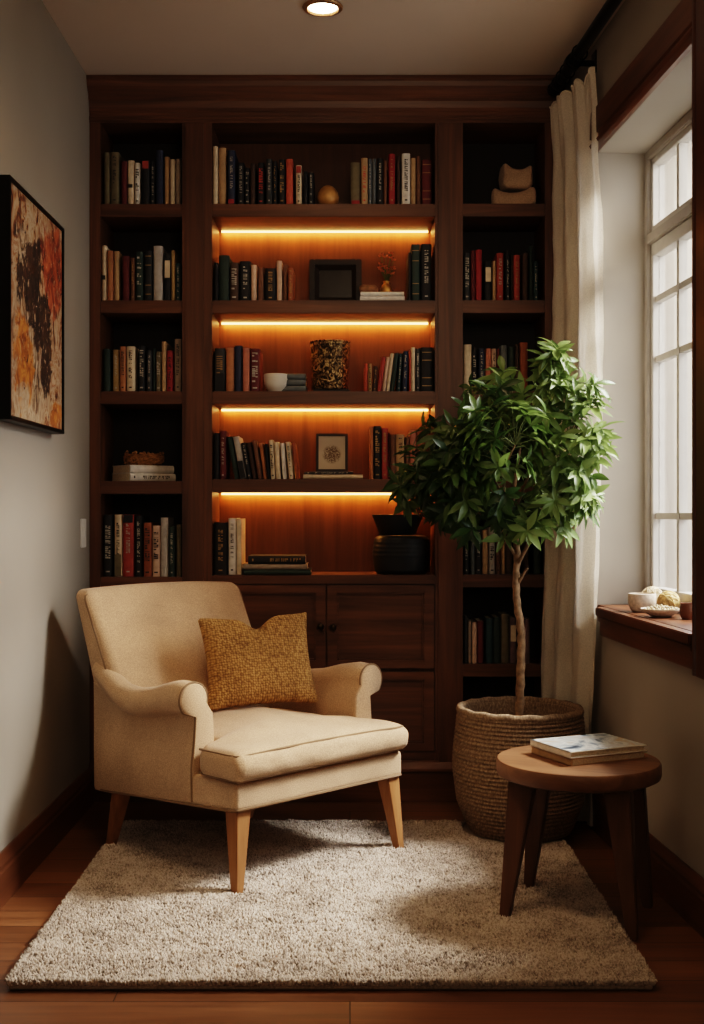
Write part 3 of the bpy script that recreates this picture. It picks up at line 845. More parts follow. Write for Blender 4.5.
# dark shadow box frame
sb = empty('shadow_box', (BX(335), 4.42, BZ(300) + .0005)); tag(sb, 'square dark shadow box leaning on the second shelf of the lit middle bay', 'picture frame')
m = MB(); w, h = .096, .172; e = .020
m.box((-w, -.012, 0), (-w + e, .02, h)); m.box((w - e, -.012, 0), (w, .02, h)); m.box((-w + e, -.012, 0), (w - e, .02, e)); m.box((-w + e, -.012, h - e), (w - e, .02, h))
m.build('frame', M['dark_wood'], sb, bevel=0.002)
m = MB(); a, b = w - e, w - e - .016
for s in ((0, 1), (1, 2), (2, 3), (3, 0)):
    A = [(-a, 0, e), (a, 0, e), (a, 0, h - e), (-a, 0, h - e)]; Bq = [(-b, .012, e + .016), (b, .012, e + .016), (b, .012, h - e - .016), (-b, .012, h - e - .016)]
    m.add([(p[0], p[1] - .006, p[2]) for p in (A[s[0]], A[s[1]])] + [Bq[s[1]], Bq[s[0]]], [(0, 1, 2, 3)])
m.build('mat_board', plain('brown_black_mount', (0.035, 0.022, 0.014), 0.5), sb)
m = MB(); m.box((-b, .012, e + .014), (b, .016, h - e - .014)); m.build('picture', M['dark_glass'], sb)

# vase with dried flowers + brown stone on white books
vz = BZ(300) + .0004 + .0358
v = empty('flower_vase', (BX(387), 4.372, vz)); tag(v, 'small bronze vase of rust dried flowers standing on two white books', 'vase')
m = MB(); m.lathe([(0, 0), (.016, .0), (.021, .009), (.022, .021), (.016, .033), (.010, .040), (.012, .048), (.010, .048), (.007, .040), (0, .034)], 24); m.build('vase_body', M['gold'], v, smooth=50)
r3 = random.Random(11)
sm = MB(); bl = MB()
for k in range(24):
    a = r3.uniform(0, 2 * PI); rr = r3.uniform(.004, .028); hz = r3.uniform(.074, .150)
    p = (rr * math.cos(a), rr * math.sin(a) * .6, hz)
    sm.tube([(0, 0, .036), (p[0] * .4, p[1] * .4, .036 + (hz - .036) * .5), p], .0011, 4)
    for q in range(5):
        aa = 2 * PI * q / 5 + a
        T = Matrix.Translation(p) @ Matrix.Rotation(aa, 4, 'Z') @ Matrix.Rotation(R(r3.uniform(35, 80)), 4, 'Y')
        bl.add([(0, 0, 0), (.004, -.001, .006), (0, .0, .012), (-.004, -.001, .006)], [(0, 1, 2, 3)], T=T)
sm.build('stems', M['petiole'], v); bl.build('blossoms', M['blossom'], v)
def lump(name, half, seed, mat, loc, label, cat, rot=0):
    def fn(x, y, z):
        p = Vector((x, y, z)); n = noise.noise(p * 28 + Vector((seed, 0, 0)))
        k = 1 + .16 * n
        return (x * k, y * k, max(-half[2], z * k) + half[2])
    mb = rounded_box(half, min(half) * .96, 5, 4, fn)
    o = mb.build(name, mat, None, loc, (0, 0, rot), smooth=70)
    return tag(o, label, cat)
lump('driftwood_knot', (.034, .022, .0165), 4, plain('driftwood_brown', (0.20, 0.10, 0.045), 0.75, 0, var=.4, scale=50), (BX(369), 4.365, vz), 'rounded brown driftwood knot beside the small flower vase', 'ornament')

# white bowl
m = MB(); m.lathe([(0, 0), (.024, 0), (.026, .004), (.036, .014), (.042, .030), (.0435, .046), (.044, .064), (.042, .065), (.0405, .060), (.039, .045), (.033, .018), (.018, .010), (0, .009)], 40)
o = m.build('white_bowl', M['ceramic'], None, at(276, 391, 4.335) + Vector((0, -.0, 0)), smooth=60); tag(o, 'round white ceramic bowl in front of the stack of slate books', 'bowl')

# gold textured lantern on wooden base
ln = empty('gold_lantern', at(330, 391, 4.39)); tag(ln, 'embossed dark gold candle lantern on a low wooden base, third middle shelf', 'lantern')
m = MB(); m.box((-.060, -.045, 0), (.072, .05, .014)); m.build('base', M['dark_wood'], ln, bevel=0.003)
def gold_mat():
    mm, nt, b = new_mat('embossed_antique_gold')
    v = coords(nt)
    n = N(nt, 'ShaderNodeTexNoise', Scale=62.0, Detail=3.0, Distortion=1.5); nt.links.new(v, n.inputs['Vector'])
    r = ramp(nt, n.outputs[0], [(0.40, (0.030, 0.017, 0.008)), (0.52, (0.17, 0.105, 0.045)), (0.66, (0.60, 0.43, 0.21))])
    nt.links.new(r.outputs[0], b.inputs['Base Color']); b.inputs['Metallic'].default_value = 0.75; b.inputs['Roughness'].default_value = 0.38
    bump(nt, b, n.outputs[0], 1.0, 0.006)
    return mm
m = MB()
prof = [(0.0, .014), (.063, .014), (.065, .018)]
for i in range(21):
    t = i / 20; prof.append((.064 + .009 * t ** 1.6 + .0016 * math.sin(t * 30), .020 + .162 * t))
prof += [(.0745, .184), (.0745, .189), (.071, .190), (.068, .186), (.056, .05), (0, .045)]
m.lathe(prof, 44); m.build('shade', gold_mat(), ln, smooth=60)

# framed botanical drawing standing on two books
fz = BZ(479) + .0004 + .0278
fd = empty('framed_drawing', (BX(331.5), 4.372, fz)); fd.rotation_euler = (R(-4), 0, 0)
tag(fd, 'small dark framed drawing of a round brown plant on cream paper', 'picture')
m = MB(); w, h, e = .0580, .140, .0095
m.box((-w, -.008, 0), (-w + e, .008, h)); m.box((w - e, -.008, 0), (w, .008, h)); m.box((-w + e, -.008, 0), (w - e, .008, e)); m.box((-w + e, -.008, h - e), (w - e, .008, h))
m.build('frame', M['dark_wood'], fd, bevel=0.001)
def draw_mat():
    mm, nt, b = new_mat('sepia_drawing_on_paper')
    tc = N(nt, 'ShaderNodeTexCoord'); mp = N(nt, 'ShaderNodeMapping'); mp.inputs['Location'].default_value = (0, 0, -.064)
    nt.links.new(tc.outputs['Object'], mp.inputs[0])
    vl = N(nt, 'ShaderNodeVectorMath', operation='LENGTH'); nt.links.new(mp.outputs[0], vl.inputs[0])
    mask = ramp(nt, vl.outputs['Value'], [(0.026, (1, 1, 1)), (0.036, (0, 0, 0))])
    n = N(nt, 'ShaderNodeTexNoise', Scale=150.0, Detail=4.0, Distortion=2.0); nt.links.new(mp.outputs[0], n.inputs['Vector'])
    ink = ramp(nt, n.outputs[0], [(0.47, (1, 1, 1)), (0.57, (0, 0, 0))])
    mu = N(nt, 'ShaderNodeMath', operation='MULTIPLY'); nt.links.new(mask.outputs[0], mu.inputs[0]); nt.links.new(ink.outputs[0], mu.inputs[1])
    mx = N(nt, 'ShaderNodeMix', data_type='RGBA'); nt.links.new(mu.outputs[0], mx.inputs[0])
    mx.inputs[6].default_value = (0.60, 0.47, 0.32, 1); mx.inputs[7].default_value = (0.13, 0.065, 0.025, 1)
    nt.links.new(mx.outputs[2], b.inputs['Base Color']); b.inputs['Roughness'].default_value = 0.7
    return mm
m = MB(); m.box((-w + e, -.003, e), (w - e, .006, h - e)); m.build('drawing', draw_mat(), fd)

# two black pots
pz = at(401.5, 575, 4.385)
m = MB(); prof = [(0, 0), (.088, 0), (.098, .010)]
for i in range(29):
    t = i / 28; prof.append((.100 + .006 * math.sin(PI * t) + (.0014 * math.sin(i * PI) if False else (.0016 if i % 4 == 2 and t > .45 else 0)), .012 + .110 * t))
prof += [(.098, .130), (.088, .137), (.080, .139), (.074, .136), (.070, .13), (0, .13)]
m.lathe(prof, 48); o = m.build('black_pot', M['black_pot'], None, pz, smooth=50); tag(o, 'squat round black pot on the counter, carrying a flared black bowl', 'pot')
m = MB(); m.lathe([(0, 0), (.062, 0), (.066, .003), (.082, .045), (.093, .072), (.094, .075), (.090, .0755), (.080, .048), (.060, .008), (0, .007)], 48)
o = m.build('flared_bowl', M['black_pot'], None, pz + Vector((-.014, 0, .1396)), smooth=50); tag(o, 'flared black bowl standing on the squat black pot', 'bowl')

# two canvas bags on the top shelf by the curtain
def bag(hx, hy, hz, ear, seed, loc, rz, label, tilt=0):
    def fn(x, y, z):
        t = (z + hz) / (2 * hz)
        n = noise.noise(Vector((x, y, z)) * 22 + Vector((seed, 3, 1))) + .7 * noise.noise(Vector((x, y, z)) * 48 + Vector((seed, 9, 1)))
        s = 1 + .08 * math.sin(PI * t) + .07 * n
        z2 = z + hz + sstep(.5, 1, t) * (ear * (abs(x) / hx) ** 2.5 - ear * .35)
        return (x * s, y * s * (1 - .25 * t), max(0, z2))
    mb = rounded_box((hx, hy, hz), .018, 8, 3, fn)
    o = mb.build('canvas_bag', M['sack'], None, loc, (0, tilt, rz), smooth=70)
    return tag(o, label, 'bag', 'bags on the top shelf')
bp = at(513.5, 203.2, 4.385)
bag(.074, .052, .034, .028, 2, bp, R(-8), 'wide folded brown canvas bag lying under a smaller bag on the top shelf')
bag(.052, .043, .042, .030, 9, bp + Vector((.006, 0, .072)), R(6), 'smaller peaked brown canvas bag standing on a wider folded bag', R(3))

# ------------------------------------------------------------------ painting + switch on the left wall
pt = empty('abstract_painting', (XL + .002, (3.137 + 3.733) / 2, 1.275)); tag(pt, 'abstract orange and brown painting in a thin black frame', 'painting')
L, Hh = .298, .640
m = MB(); e = .012; d = .040
for (a, b) in (((0, -L, 0), (d, -L + e, Hh)), ((0, L - e, 0), (d, L, Hh)), ((0, -L + e, 0), (d, L - e, e)), ((0, -L + e, Hh - e), (d, L - e, Hh))): m.box(a, b)
m.build('frame', M['black_metal'], pt, bevel=0.0015)
def paint_mat():
    mm, nt, b = new_mat('abstract_orange_canvas')
    tc = N(nt, 'ShaderNodeTexCoord'); v = tc.outputs['Object']
    def nz(scale, det=5.0, dist=0.0, sc=(1, 1, 1), off=(0, 0, 0)):
        mp = N(nt, 'ShaderNodeMapping'); mp.inputs['Scale'].default_value = sc; mp.inputs['Location'].default_value = off
        nt.links.new(v, mp.inputs[0])
        n = N(nt, 'ShaderNodeTexNoise', Scale=scale, Detail=det, Roughness=0.62, Distortion=dist); nt.links.new(mp.outputs[0], n.inputs['Vector'])
        return n.outputs[0]
    base = ramp(nt, nz(11.0, 8, 1.6, (1, 1.3, .8)), [(0.36, (0.035, 0.018, 0.011)), (0.43, (0.20, 0.060, 0.020)), (0.48, (0.40, 0.24, 0.12)), (0.54, (0.46, 0.38, 0.28)), (0.60, (0.30, 0.12, 0.035)), (0.68, (0.50, 0.40, 0.28))])
    wob = nz(9.0, 5, 0.6)
    def blob(cy, cz, ry, rz_, amp, lo, hi):
        mp = N(nt, 'ShaderNodeMapping'); mp.inputs['Location'].default_value = (0, -cy / ry, -cz / rz_); mp.inputs['Scale'].default_value = (0, 1 / ry, 1 / rz_)
        nt.links.new(v, mp.inputs[0])
        le = N(nt, 'ShaderNodeVectorMath', operation='LENGTH'); nt.links.new(mp.outputs[0], le.inputs[0])
        ma = N(nt, 'ShaderNodeMath', operation='MULTIPLY_ADD'); ma.inputs[1].default_value = amp
        nt.links.new(wob, ma.inputs[0]); nt.links.new(le.outputs['Value'], ma.inputs[2])
        hf = N(nt, 'ShaderNodeMath', operation='MULTIPLY'); hf.inputs[1].default_value = .5; nt.links.new(ma.outputs[0], hf.inputs[0])
        rp = ramp(nt, hf.outputs[0], [(lo / 2, (1, 1, 1)), (hi / 2, (0, 0, 0))])
        return rp.outputs[0]
    cur = base.outputs[0]
    def over(cur, mask, col):
        mx = N(nt, 'ShaderNodeMix', data_type='RGBA'); nt.links.new(mask, mx.inputs[0]); nt.links.new(cur, mx.inputs[6])
        if isinstance(col, tuple): mx.inputs[7].default_value = (*col, 1)
        else: nt.links.new(col, mx.inputs[7])
        return mx.outputs[2]
    org = ramp(nt, nz(15, 7, 1.4), [(0.36, (0.20, 0.050, 0.012)), (0.48, (0.42, 0.14, 0.025)), (0.62, (0.56, 0.25, 0.055))])
    redc = ramp(nt, nz(13, 7, 1.2, off=(0, 3, 0)), [(0.36, (0.085, 0.020, 0.011)), (0.48, (0.27, 0.048, 0.020)), (0.62, (0.45, 0.12, 0.045))])
    crm = ramp(nt, nz(17, 8, 1.8, (1, 1.2, .5)), [(0.38, (0.085, 0.050, 0.030)), (0.45, (0.30, 0.20, 0.115)), (0.53, (0.52, 0.44, 0.33)), (0.66, (0.44, 0.33, 0.21))])
    dk = ramp(nt, nz(16, 6, .8), [(0.42, (0.014, 0.009, 0.007)), (0.62, (0.055, 0.027, 0.016)), (0.72, (0.18, 0.060, 0.022))])
    cur = over(cur, blob(-.10, .16, .36, .34, 1.4, .95, 1.45), crm.outputs[0])
    cur = over(cur, blob(-.14, .46, .12, .13, 1.4, 1.05, 1.45), crm.outputs[0])
    cur = over(cur, blob(.17, .48, .18, .22, 1.7, 1.38, 1.58), redc.outputs[0])
    cur = over(cur, blob(-.15, .17, .17, .19, 1.7, 1.40, 1.54), org.outputs[0])
    cur = over(cur, blob(.20, .05, .12, .07, 1.3, 1.20, 1.32), org.outputs[0])
    cur = over(cur, blob(-.07, .41, .19, .18, 1.7, 1.42, 1.54), dk.outputs[0])
    cur = over(cur, blob(.03, .31, .19, .15, 1.8, 1.48, 1.58), dk.outputs[0])
    cur = over(cur, blob(.10, .19, .09, .18, 1.8, 1.45, 1.60), dk.outputs[0])
    fl = ramp(nt, nz(34, 6, 1.5, (1, 1.4, .7), (0, 1, 0)), [(0.60, (0, 0, 0)), (0.66, (1, 1, 1))])
    cur = over(cur, fl.outputs[0], (0.50, 0.40, 0.27))
    fd_ = ramp(nt, nz(26, 6, 1.2, (1, 1.2, .8), (0, 7, 2)), [(0.62, (0, 0, 0)), (0.68, (1, 1, 1))])
    cur = over(cur, fd_.outputs[0], (0.06, 0.026, 0.014))
    nt.links.new(cur, b.inputs['Base Color']); b.inputs['Roughness'].default_value = 0.6
    bump(nt, b, nz(30, 6, 1), 0.4, 0.003)
    return mm
m = MB(); m.box((.004, -L + e, e), (.034, L - e, Hh - e)); m.build('canvas', paint_mat(), pt)
sw = empty('light_switch', (XL, 4.17, .96)); tag(sw, 'white wall light switch plate close to the bookcase', 'light switch')
m = MB(); m.box((0, -.036, -.050), (.006, .036, .050)); m.build('plate', M['white_paint'], sw, bevel=0.002)
m = MB(); m.box((.006, -.012, -.024), (.011, .012, .024)); m.build('rocker', M['white_paint'], sw, bevel=0.0015)

# ceiling light
cl = empty('ceiling_light', (-.083, 3.66, CEIL)); tag(cl, 'round recessed ceiling downlight glowing warm white', 'ceiling light')
m = MB(); m.lathe([(.044, -.001), (.060, -.001), (.062, -.004), (.059, -.009), (.048, -.011), (.044, -.006), (.044, -.001)], 40, cap=False); m.build('trim_ring', plain('brass_ring', (0.42, 0.25, 0.13), 0.35, 0.6), cl, smooth=40)
m = MB(); m.lathe([(0, -.004), (.044, -.004), (.044, -.001), (0, -.001)], 36); m.build('lens', emit('warm_lens', (1.0, 0.80, 0.55), 22.0), cl)

# ------------------------------------------------------------------ rug
RX0, RX1, RY0, RY1 = -.738, .654, 2.588, 3.915
rug = empty('shag_rug', ((RX0 + RX1) / 2, (RY0 + RY1) / 2, 0)); tag(rug, 'cream wool shag rug under the armchair', 'rug')
cx_r, cy_r = (RX0 + RX1) / 2, (RY0 + RY1) / 2
BCX = (.542, 3.835)
def rotp(o, a, x, y): return (o[0] + x * math.cos(a) - y * math.sin(a), o[1] + x * math.sin(a) + y * math.cos(a))
FEET = [rotp((-.301 + .32 * .7071, 3.17 + .32 * .7071), R(45), x, y) for x, y in ((-.3, .02), (.318, .004), (-.272, .655))]
FEET += [rotp((.584, 3.075), R(-22), x, y) for x, y in ((-.158, -.128), (-.158, .128))]
hw, hd = (RX1 - RX0) / 2, (RY1 - RY0) / 2
m = rounded_box((hw, hd, .006), .005, 12, 2, lambda x, y, z: (x, y, z + .0065)); m.build('backing', M['rug_back'], rug)
g = np.random.default_rng(5)
n = 90000
# denser towards the eye
px = g.uniform(-hw + .002, hw - .002, n); py = g.uniform(-hd + .002, hd - .002, n)
# edge tufts
ne = 5200
ex = np.concatenate([g.uniform(-hw, hw, ne // 2), g.choice([-hw, hw], ne // 2)]); ey = np.concatenate([g.choice([-hd, hd], ne // 2), g.uniform(-hd, hd, ne // 2)])
px = np.concatenate([px, ex]); py = np.concatenate([py, ey]); keep = np.hypot(px + cx_r - BCX[0], py + cy_r - BCX[1]) > .188
for (fx, fy) in FEET: keep &= np.hypot(px + cx_r - fx, py + cy_r - fy) > .026
px, py = px[keep], py[keep]; n = len(px)
clump = np.sin(px * 61 + 3 * np.sin(py * 43)) * np.sin(py * 57 + 3 * np.sin(px * 37))
ang = g.uniform(0, 2 * PI, n); lean = g.uniform(.2, 1.0, n) * .010
rad = g.uniform(.0032, .0052, n); hh = g.uniform(.013, .020, n) + .003 * clump
base = np.stack([px, py, np.full(n, .011)], 1)
tx = np.cos(ang) * lean; ty = np.sin(ang) * lean
verts = np.zeros((n, 9, 3))
for k in range(4):
    a = ang + PI / 2 * k
    verts[:, k, :] = base + np.stack([np.cos(a) * rad * .8, np.sin(a) * rad * .8, np.zeros(n)], 1)
    verts[:, 4 + k, :] = base + np.stack([np.cos(a) * rad + tx * .7, np.sin(a) * rad + ty * .7, hh * .62], 1)
verts[:, 8, :] = base + np.stack([tx, ty, hh], 1)
pat = [(0, 1, 5, 4), (1, 2, 6, 5), (2, 3, 7, 6), (3, 0, 4, 7)]
tri = [(4, 5, 8), (5, 6, 8), (6, 7, 8), (7, 4, 8)]
off = (np.arange(n) * 9)[:, None]
quads = np.concatenate([off + np.array(p)[None, :] for p in pat], 0)
tris = np.concatenate([off + np.array(p)[None, :] for p in tri], 0)
me = bpy.data.meshes.new('pile')
me.vertices.add(n * 9); me.vertices.foreach_set('co', verts.reshape(-1))
nl = quads.size + tris.size
me.loops.add(nl); me.loops.foreach_set('vertex_index', np.concatenate([quads.reshape(-1), tris.reshape(-1)]).astype(np.int32))
np_ = len(quads) + len(tris)
me.polygons.add(np_)
starts = np.concatenate([np.arange(len(quads)) * 4, quads.size + np.arange(len(tris)) * 3]).astype(np.int32)
me.polygons.foreach_set('loop_start', starts)
me.polygons.foreach_set('use_smooth', np.ones(np_, dtype=bool))
me.update(calc_edges=True); me.validate()
o = link(me, 'pile', M['rug'], rug); o['kind'] = 'stuff'

# ------------------------------------------------------------------ armchair
AO = (-.301 + .32 * .7071, 3.17 + .32 * .7071, 0)
ch = empty('armchair', (AO[0], AO[1], 0.0), R(45))
tag(ch, 'oatmeal linen armchair with rolled arms and tapered wooden legs, standing on the rug', 'armchair')
LZ = .014
def zb(d): return interp(d, [0, .62], [.235, .190])      # underside, lower at the back
HWD = .322
# seat rail
def fn(x, y, z):
    d = y + .325; t = (z + .042) / .084
    z0, z1 = zb(d), .312
    return (x * (1.035 if x > 0 else 1), d, z0 + (z1 - z0) * t)
mb = rounded_box((HWD, .325, .042), .016, 10, 3, fn); sr = mb.build('seat_rail', M['linen'], ch, smooth=60)
pp = MB()
loop = [(-HWD + .004, .64), (-HWD - .001, .30), (-HWD - .001, .012), (-HWD + .012, -.001), (HWD - .001, -.001), (HWD + .012, .012), (HWD + .012, .30), (HWD + .007, .64)]
pp.tube([(x, d, zb(d) + .006) for x, d in loop], .0038, 6); pp.build('piping', M['piping'], sr, smooth=60)
# cushion: T shape
def cfn(x, y, z):
    d = y + .280
    s = 1 - .285 * sstep(.150, .195, d)
    u = x / HWD; t = (z + .040) / .080
    crown = .042 * (1 - u ** 2) * (1 - ((d - .28) / .30) ** 2) if abs(d - .28) < .3 else 0
    nz = .0060 * noise.noise(Vector((x * 9, d * 9, 5)))
    zz = .314 + t * .080 + (crown + nz) * sstep(.3, 1, t)
    # front bulge and soft vertical puckers
    bul = -.016 * math.sin(PI * t) * sstep(.12, 0, d) + .0050 * noise.noise(Vector((x * 38, t * 2.5, 1))) * sstep(.05, 0, d) * math.sin(PI * t)
    return (x * s * (1 + .015 * math.sin(PI * t)), d - .012 + bul, zz)
mb = rounded_box((HWD + .010, .284, .041), .024, 26, 4, cfn); sc = mb.build('seat_cushion', M['linen'], ch, smooth=80)
pp = MB()
for zt in (.386, .322):
    pts = [(-HWD - .002, .150), (-HWD - .004, .08), (-HWD - .003, .012), (-HWD + .016, -.012), (-.16, -.0145), (0, -.0150), (.16, -.0145), (HWD - .016, -.012), (HWD + .003, .012), (HWD + .004, .08), (HWD + .002, .150)]
    pp.tube(catmull([(x, d, zt + (.006 * (1 - (x / HWD) ** 2) if zt > .35 else 0)) for x, d in pts], 5), .0036, 6)
pp.build('piping', M['piping'], sc, smooth=60)
# backrest
ZT = .792
def bfn(x, y, z):
    t = (z + .27) / .54                      # 0 bottom .. 1 top
    zz = .255 + t * (ZT - .255)
    rear = interp(zz, [.19, .51, .80], [.632, .705, .800])
    th = interp(zz, [.25, .45, .62, .80], [.175, .150, .115, .072])
    u = x / .305
    yy = (y + .06) / .12                      # 0 front .. 1 rear
    front = rear - th
    puff = -.022 * (1 - u ** 4) * math.sin(PI * min(1, max(0, t))) * (1 - yy)
    d = front + (rear - front) * yy + puff
    wx = interp(zz, [.25, .55, .80], [.300, .306, .312]) / .305
    zz += .010 * (1 - u * u) * sstep(.7, 1, t)
    return (x * wx * (.935 if x > 0 else 1.03), d, zz)
mb = rounded_box((.305, .06, .27), .030, 14, 4, bfn); bk = mb.build('backrest', M['linen'], ch, smooth=80)
pp = MB()
pts = []
for i in range(13):
    t = i / 12; pts.append(bfn(-.303, -.034, -.235 + .475 * t))
top = [bfn(x, -.036, .258) for x in [-.285, -.2, -.1, 0, .1, .2, .285]]
rt = [bfn(.303, -.034, .240 - .475 * i / 12) for i in range(13)]
def push(p, k=.002): return (p[0] * 1.004, p[1] - k, p[2] + .001)
pp.tube(catmull([push(p) for p in pts + top + rt], 2), .0036, 6); pp.build('piping', M['piping'], bk, smooth=60)
# arms
def make_arm(mirror):
    S = -.030 if mirror else .036
    D = [.146 + S, .149 + S, .156 + S, .168 + S, .205 if not mirror else .17, .24, .28, .32, .36, .40, .44, .48, .52, .56, .60, .64, .67]
    def sec(d, k):
        d0 = d; d = .146 + (d - .146 - S) * (.67 - .146) / (.67 - .146 - S)
        h = interp(d, [.146, .20, .26, .34, .42, .50, .56, .60, .67], [.563, .567, .556, .534, .523, .526, .542, .560, .585])
        rr = interp(d, [.146, .22, .45, .67], [.048, .047, .043, .036])
        out = interp(d, [.146, .25, .50, .67], [.046, .040, .032, .010])
        ins = 1 - sstep(.40, .52, d0)
        cxr = -HWD - out + rr + .002; czr = h - rr
        inner = -HWD + .078
        P = [(inner, zb(d) + .02), (-HWD + .004, zb(d) + .0005), (-HWD, zb(d) + .010), (-HWD - .0015, .325), (-HWD - .001 + .007 * ins, .39), (-HWD - .002 + .014 * ins, czr - rr * 1.0), (-HWD - .002 + .009 * ins - out * .10, czr - rr * .92)]
        for a in range(226, -25, -16):
            P.append((cxr + rr * math.cos(R(a)), czr + rr * math.sin(R(a))))
        P += [(inner - .004, czr - rr * .9), (inner, .40), (inner, .32)]
        cxx = sum(p[0] for p in P) / len(P); czz = sum(p[1] for p in P) / len(P)
        q = [(cxx + (p[0] - cxx) * k, d0, czz + (p[1] - czz) * (1 - (1 - k) * .4)) for p in P]
        return [(-p[0], p[1], p[2]) for p in q] if mirror else q
    mb = MB(); mb.loft([sec(d, [.88, .95, .985][i] if i < 3 else 1.0) for i, d in enumerate(D)])
    o = mb.build('arm', M['linen'], ch, smooth=60)
    pts = [(p[0], p[1] - .0015, p[2]) for p in sec(.153 + S, .985)[2:-3]]
    pp = MB(); pp.tube(catmull(pts, 3), .0034, 6); pp.build('piping', M['piping'], o, smooth=60)
make_arm(False); make_arm(True)
# legs
def leg(xt, dt, xb, db, zt, st, sbm, zlo=LZ):
    mb = MB(); s = []
    for (x, d, z, h) in ((xb, db, zlo, sbm), (xt, dt, zt, st)):
        s.append([(x - h, d - h, z), (x + h, d - h, z), (x + h, d + h, z), (x - h, d + h, z)])
    mb.loft(s); mb.build('leg', M['oak'], ch, bevel=0.0025)
leg(-.285, .034, -.300, .020, .245, .026, .0125); leg(.298, .034, .318, .004, .245, .026, .0125)
leg(-.275, .585, -.272, .655, .215, .024, .0125); leg(.275, .585, .272, .655, .215, .024, .0125, .0006)

# pillow
def pfn(x, y, z):
    u, w = x / .176, z / .146
    e = (1 - u ** 2) * (1 - w ** 2)
    th = .006 + .058 * max(0, e) ** .5
    k = 1 - .085 * (1 - (abs(u)) ** 2.0) * abs(w) ** 3
    k2 = 1 - .085 * (1 - (abs(w)) ** 2.0) * abs(u) ** 3
    dent = -.036 * math.exp(-((u) / .22) ** 2) * sstep(.35, 1, w)
    return (x * k2, (1 if y > 0 else -1) * th, z * k + dent + .006 * noise.noise(Vector((x * 12, 0, z * 12))))
mb = rounded_box((.176, .02, .146), .008, 26, 2, pfn)
pl = mb.build('mustard_pillow', M['pillow'], None, (-.284, 3.718, .573), (0, 0, 0), smooth=80)
pl.rotation_euler = (R(-20), R(-1.5), R(20))
tag(pl, 'woven mustard yellow throw pillow leaning in the armchair', 'pillow')

# ------------------------------------------------------------------ side table + books
TC = Vector((.584, 3.075, 0)); TR = .2085; TZ = .401
tb = empty('side_table', TC, R(-22)); tag(tb, 'low round wooden side table with four tapered legs beside the basket', 'side table')
m = MB(); m.lathe([(0, TZ - .044), (TR - .012, TZ - .044), (TR - .002, TZ - .038), (TR, TZ - .030), (TR, TZ - .008), (TR - .004, TZ - .001), (TR - .008, TZ), (0, TZ)], 72); m.build('table_top', M['table'], tb, smooth=35)
for sx in (-1, 1):
    for sy in (-1, 1):
        mb = MB(); s = []
        lo = .0115 if sx < 0 or True else 0
        for (x, y, z, a, b) in ((sx * .158, sy * .128, .0135 if sx < 0 else .0008, .0125, .0125), (sx * .118, sy * .098, TZ - .045, .034, .021)):
            s.append([(x - a, y - b, z), (x + a, y - b, z), (x + a, y + b, z), (x - a, y + b, z)])
        mb.loft(s)
        # a short foot so every leg meets its floor
        mb.build('leg', M['table_leg'], tb, bevel=0.003)
# magazines
def cover_mat():
    mm, nt, b = new_mat('pale_landscape_cover')
    tc = N(nt, 'ShaderNodeTexCoord'); v = tc.outputs['Object']
    n = N(nt, 'ShaderNodeTexNoise', Scale=17.0, Detail=6.0, Roughness=0.6, Distortion=0.8); nt.links.new(v, n.inputs['Vector'])
    r = ramp(nt, n.outputs[0], [(0.36, (0.03, 0.045, 0.07)), (0.43, (0.22, 0.27, 0.31)), (0.50, (0.58, 0.58, 0.54)), (0.58, (0.40, 0.41, 0.41)), (0.68, (0.46, 0.33, 0.19))])
    nt.links.new(r.outputs[0], b.inputs['Base Color']); b.inputs['Roughness'].default_value = 0.35
    return mm
CV = cover_mat()
def table_book(z, L, W, th, dx, dy, rz, covm, label):
    o = empty('coffee_table_book', TC + Vector((dx, dy, z)), rz)
    m = MB(); m.box((-L / 2, -W / 2, 0), (L / 2, W / 2, .0026)); m.box((-L / 2, -W / 2, th - .0026), (L / 2, W / 2, th)); m.box((-L / 2, -W / 2, 0), (-L / 2 + .003, W / 2, th))
    m.build('cover', covm, o, bevel=0.0006)
    m = MB(); m.box((-L / 2 + .003, -W / 2 + .005, .0027), (L / 2 - .005, W / 2 - .005, th - .0027)); m.build('pages', M['paper'], o)
    return tag(o, label, 'book', 'books on the side table')
table_book(TZ + .0004, .232, .180, .0185, .034, .034, R(25), BOOKM['tan'], 'tan book underneath the pale landscape book on the side table')
tbk = table_book(TZ + .0193, .234, .184, .0165, .032, .032, R(24), BOOKM['white'], 'book with a pale blue landscape cover on top on the side table')
m = MB(); m.box((-.115, -.090, .0166), (.115, .090, .0169)); o = m.build('cover_picture', CV, tbk)

# ------------------------------------------------------------------ basket + tree
BC = Vector((.542, 3.835, .0140))
bs = empty('woven_basket', BC); tag(bs, 'large coiled seagrass basket holding the leafy tree', 'basket')
m = MB(); prof = []
ncoil = 30; zt = .385
def brad(z): return interp(z, [0, .03, .10, .20, .27, .33, .385], [.155, .172, .200, .2135, .211, .204, .198])
prof.append((0, .002)); 
for i in range(ncoil):
    for q in range(5):
        t = (i + q / 5) / ncoil; z = .004 + t * (zt - .004)
        prof.append((brad(z) - .004 + .0065 * abs(math.sin(PI * q / 5)), z))
prof.append((brad(zt) - .012, zt + .003))
for i in range(9):
    z = zt - .012 * i; prof.append((brad(z) - .021 - .003 * (i % 2), z))
prof.append((0, zt - .10))
m.lathe(prof, 72); m.build('basket_body', M['rope'], bs, smooth=60)
m = MB(); m.tube([( (brad(zt) - .007) * math.cos(2 * PI * k / 60), (brad(zt) - .007) * math.sin(2 * PI * k / 60), zt + .004 + .002 * math.sin(k * 1.7)) for k in range(60)], .0125, 8, closed=True); m.build('rim', M['rope'], bs, smooth=60)
m = MB(); m.lathe([(0, zt - .070), (.12, zt - .074), (brad(zt) - .026, zt - .080), (brad(zt) - .026, zt - .095), (0, zt - .095)], 40); m.build('soil', M['soil'], bs, smooth=50)

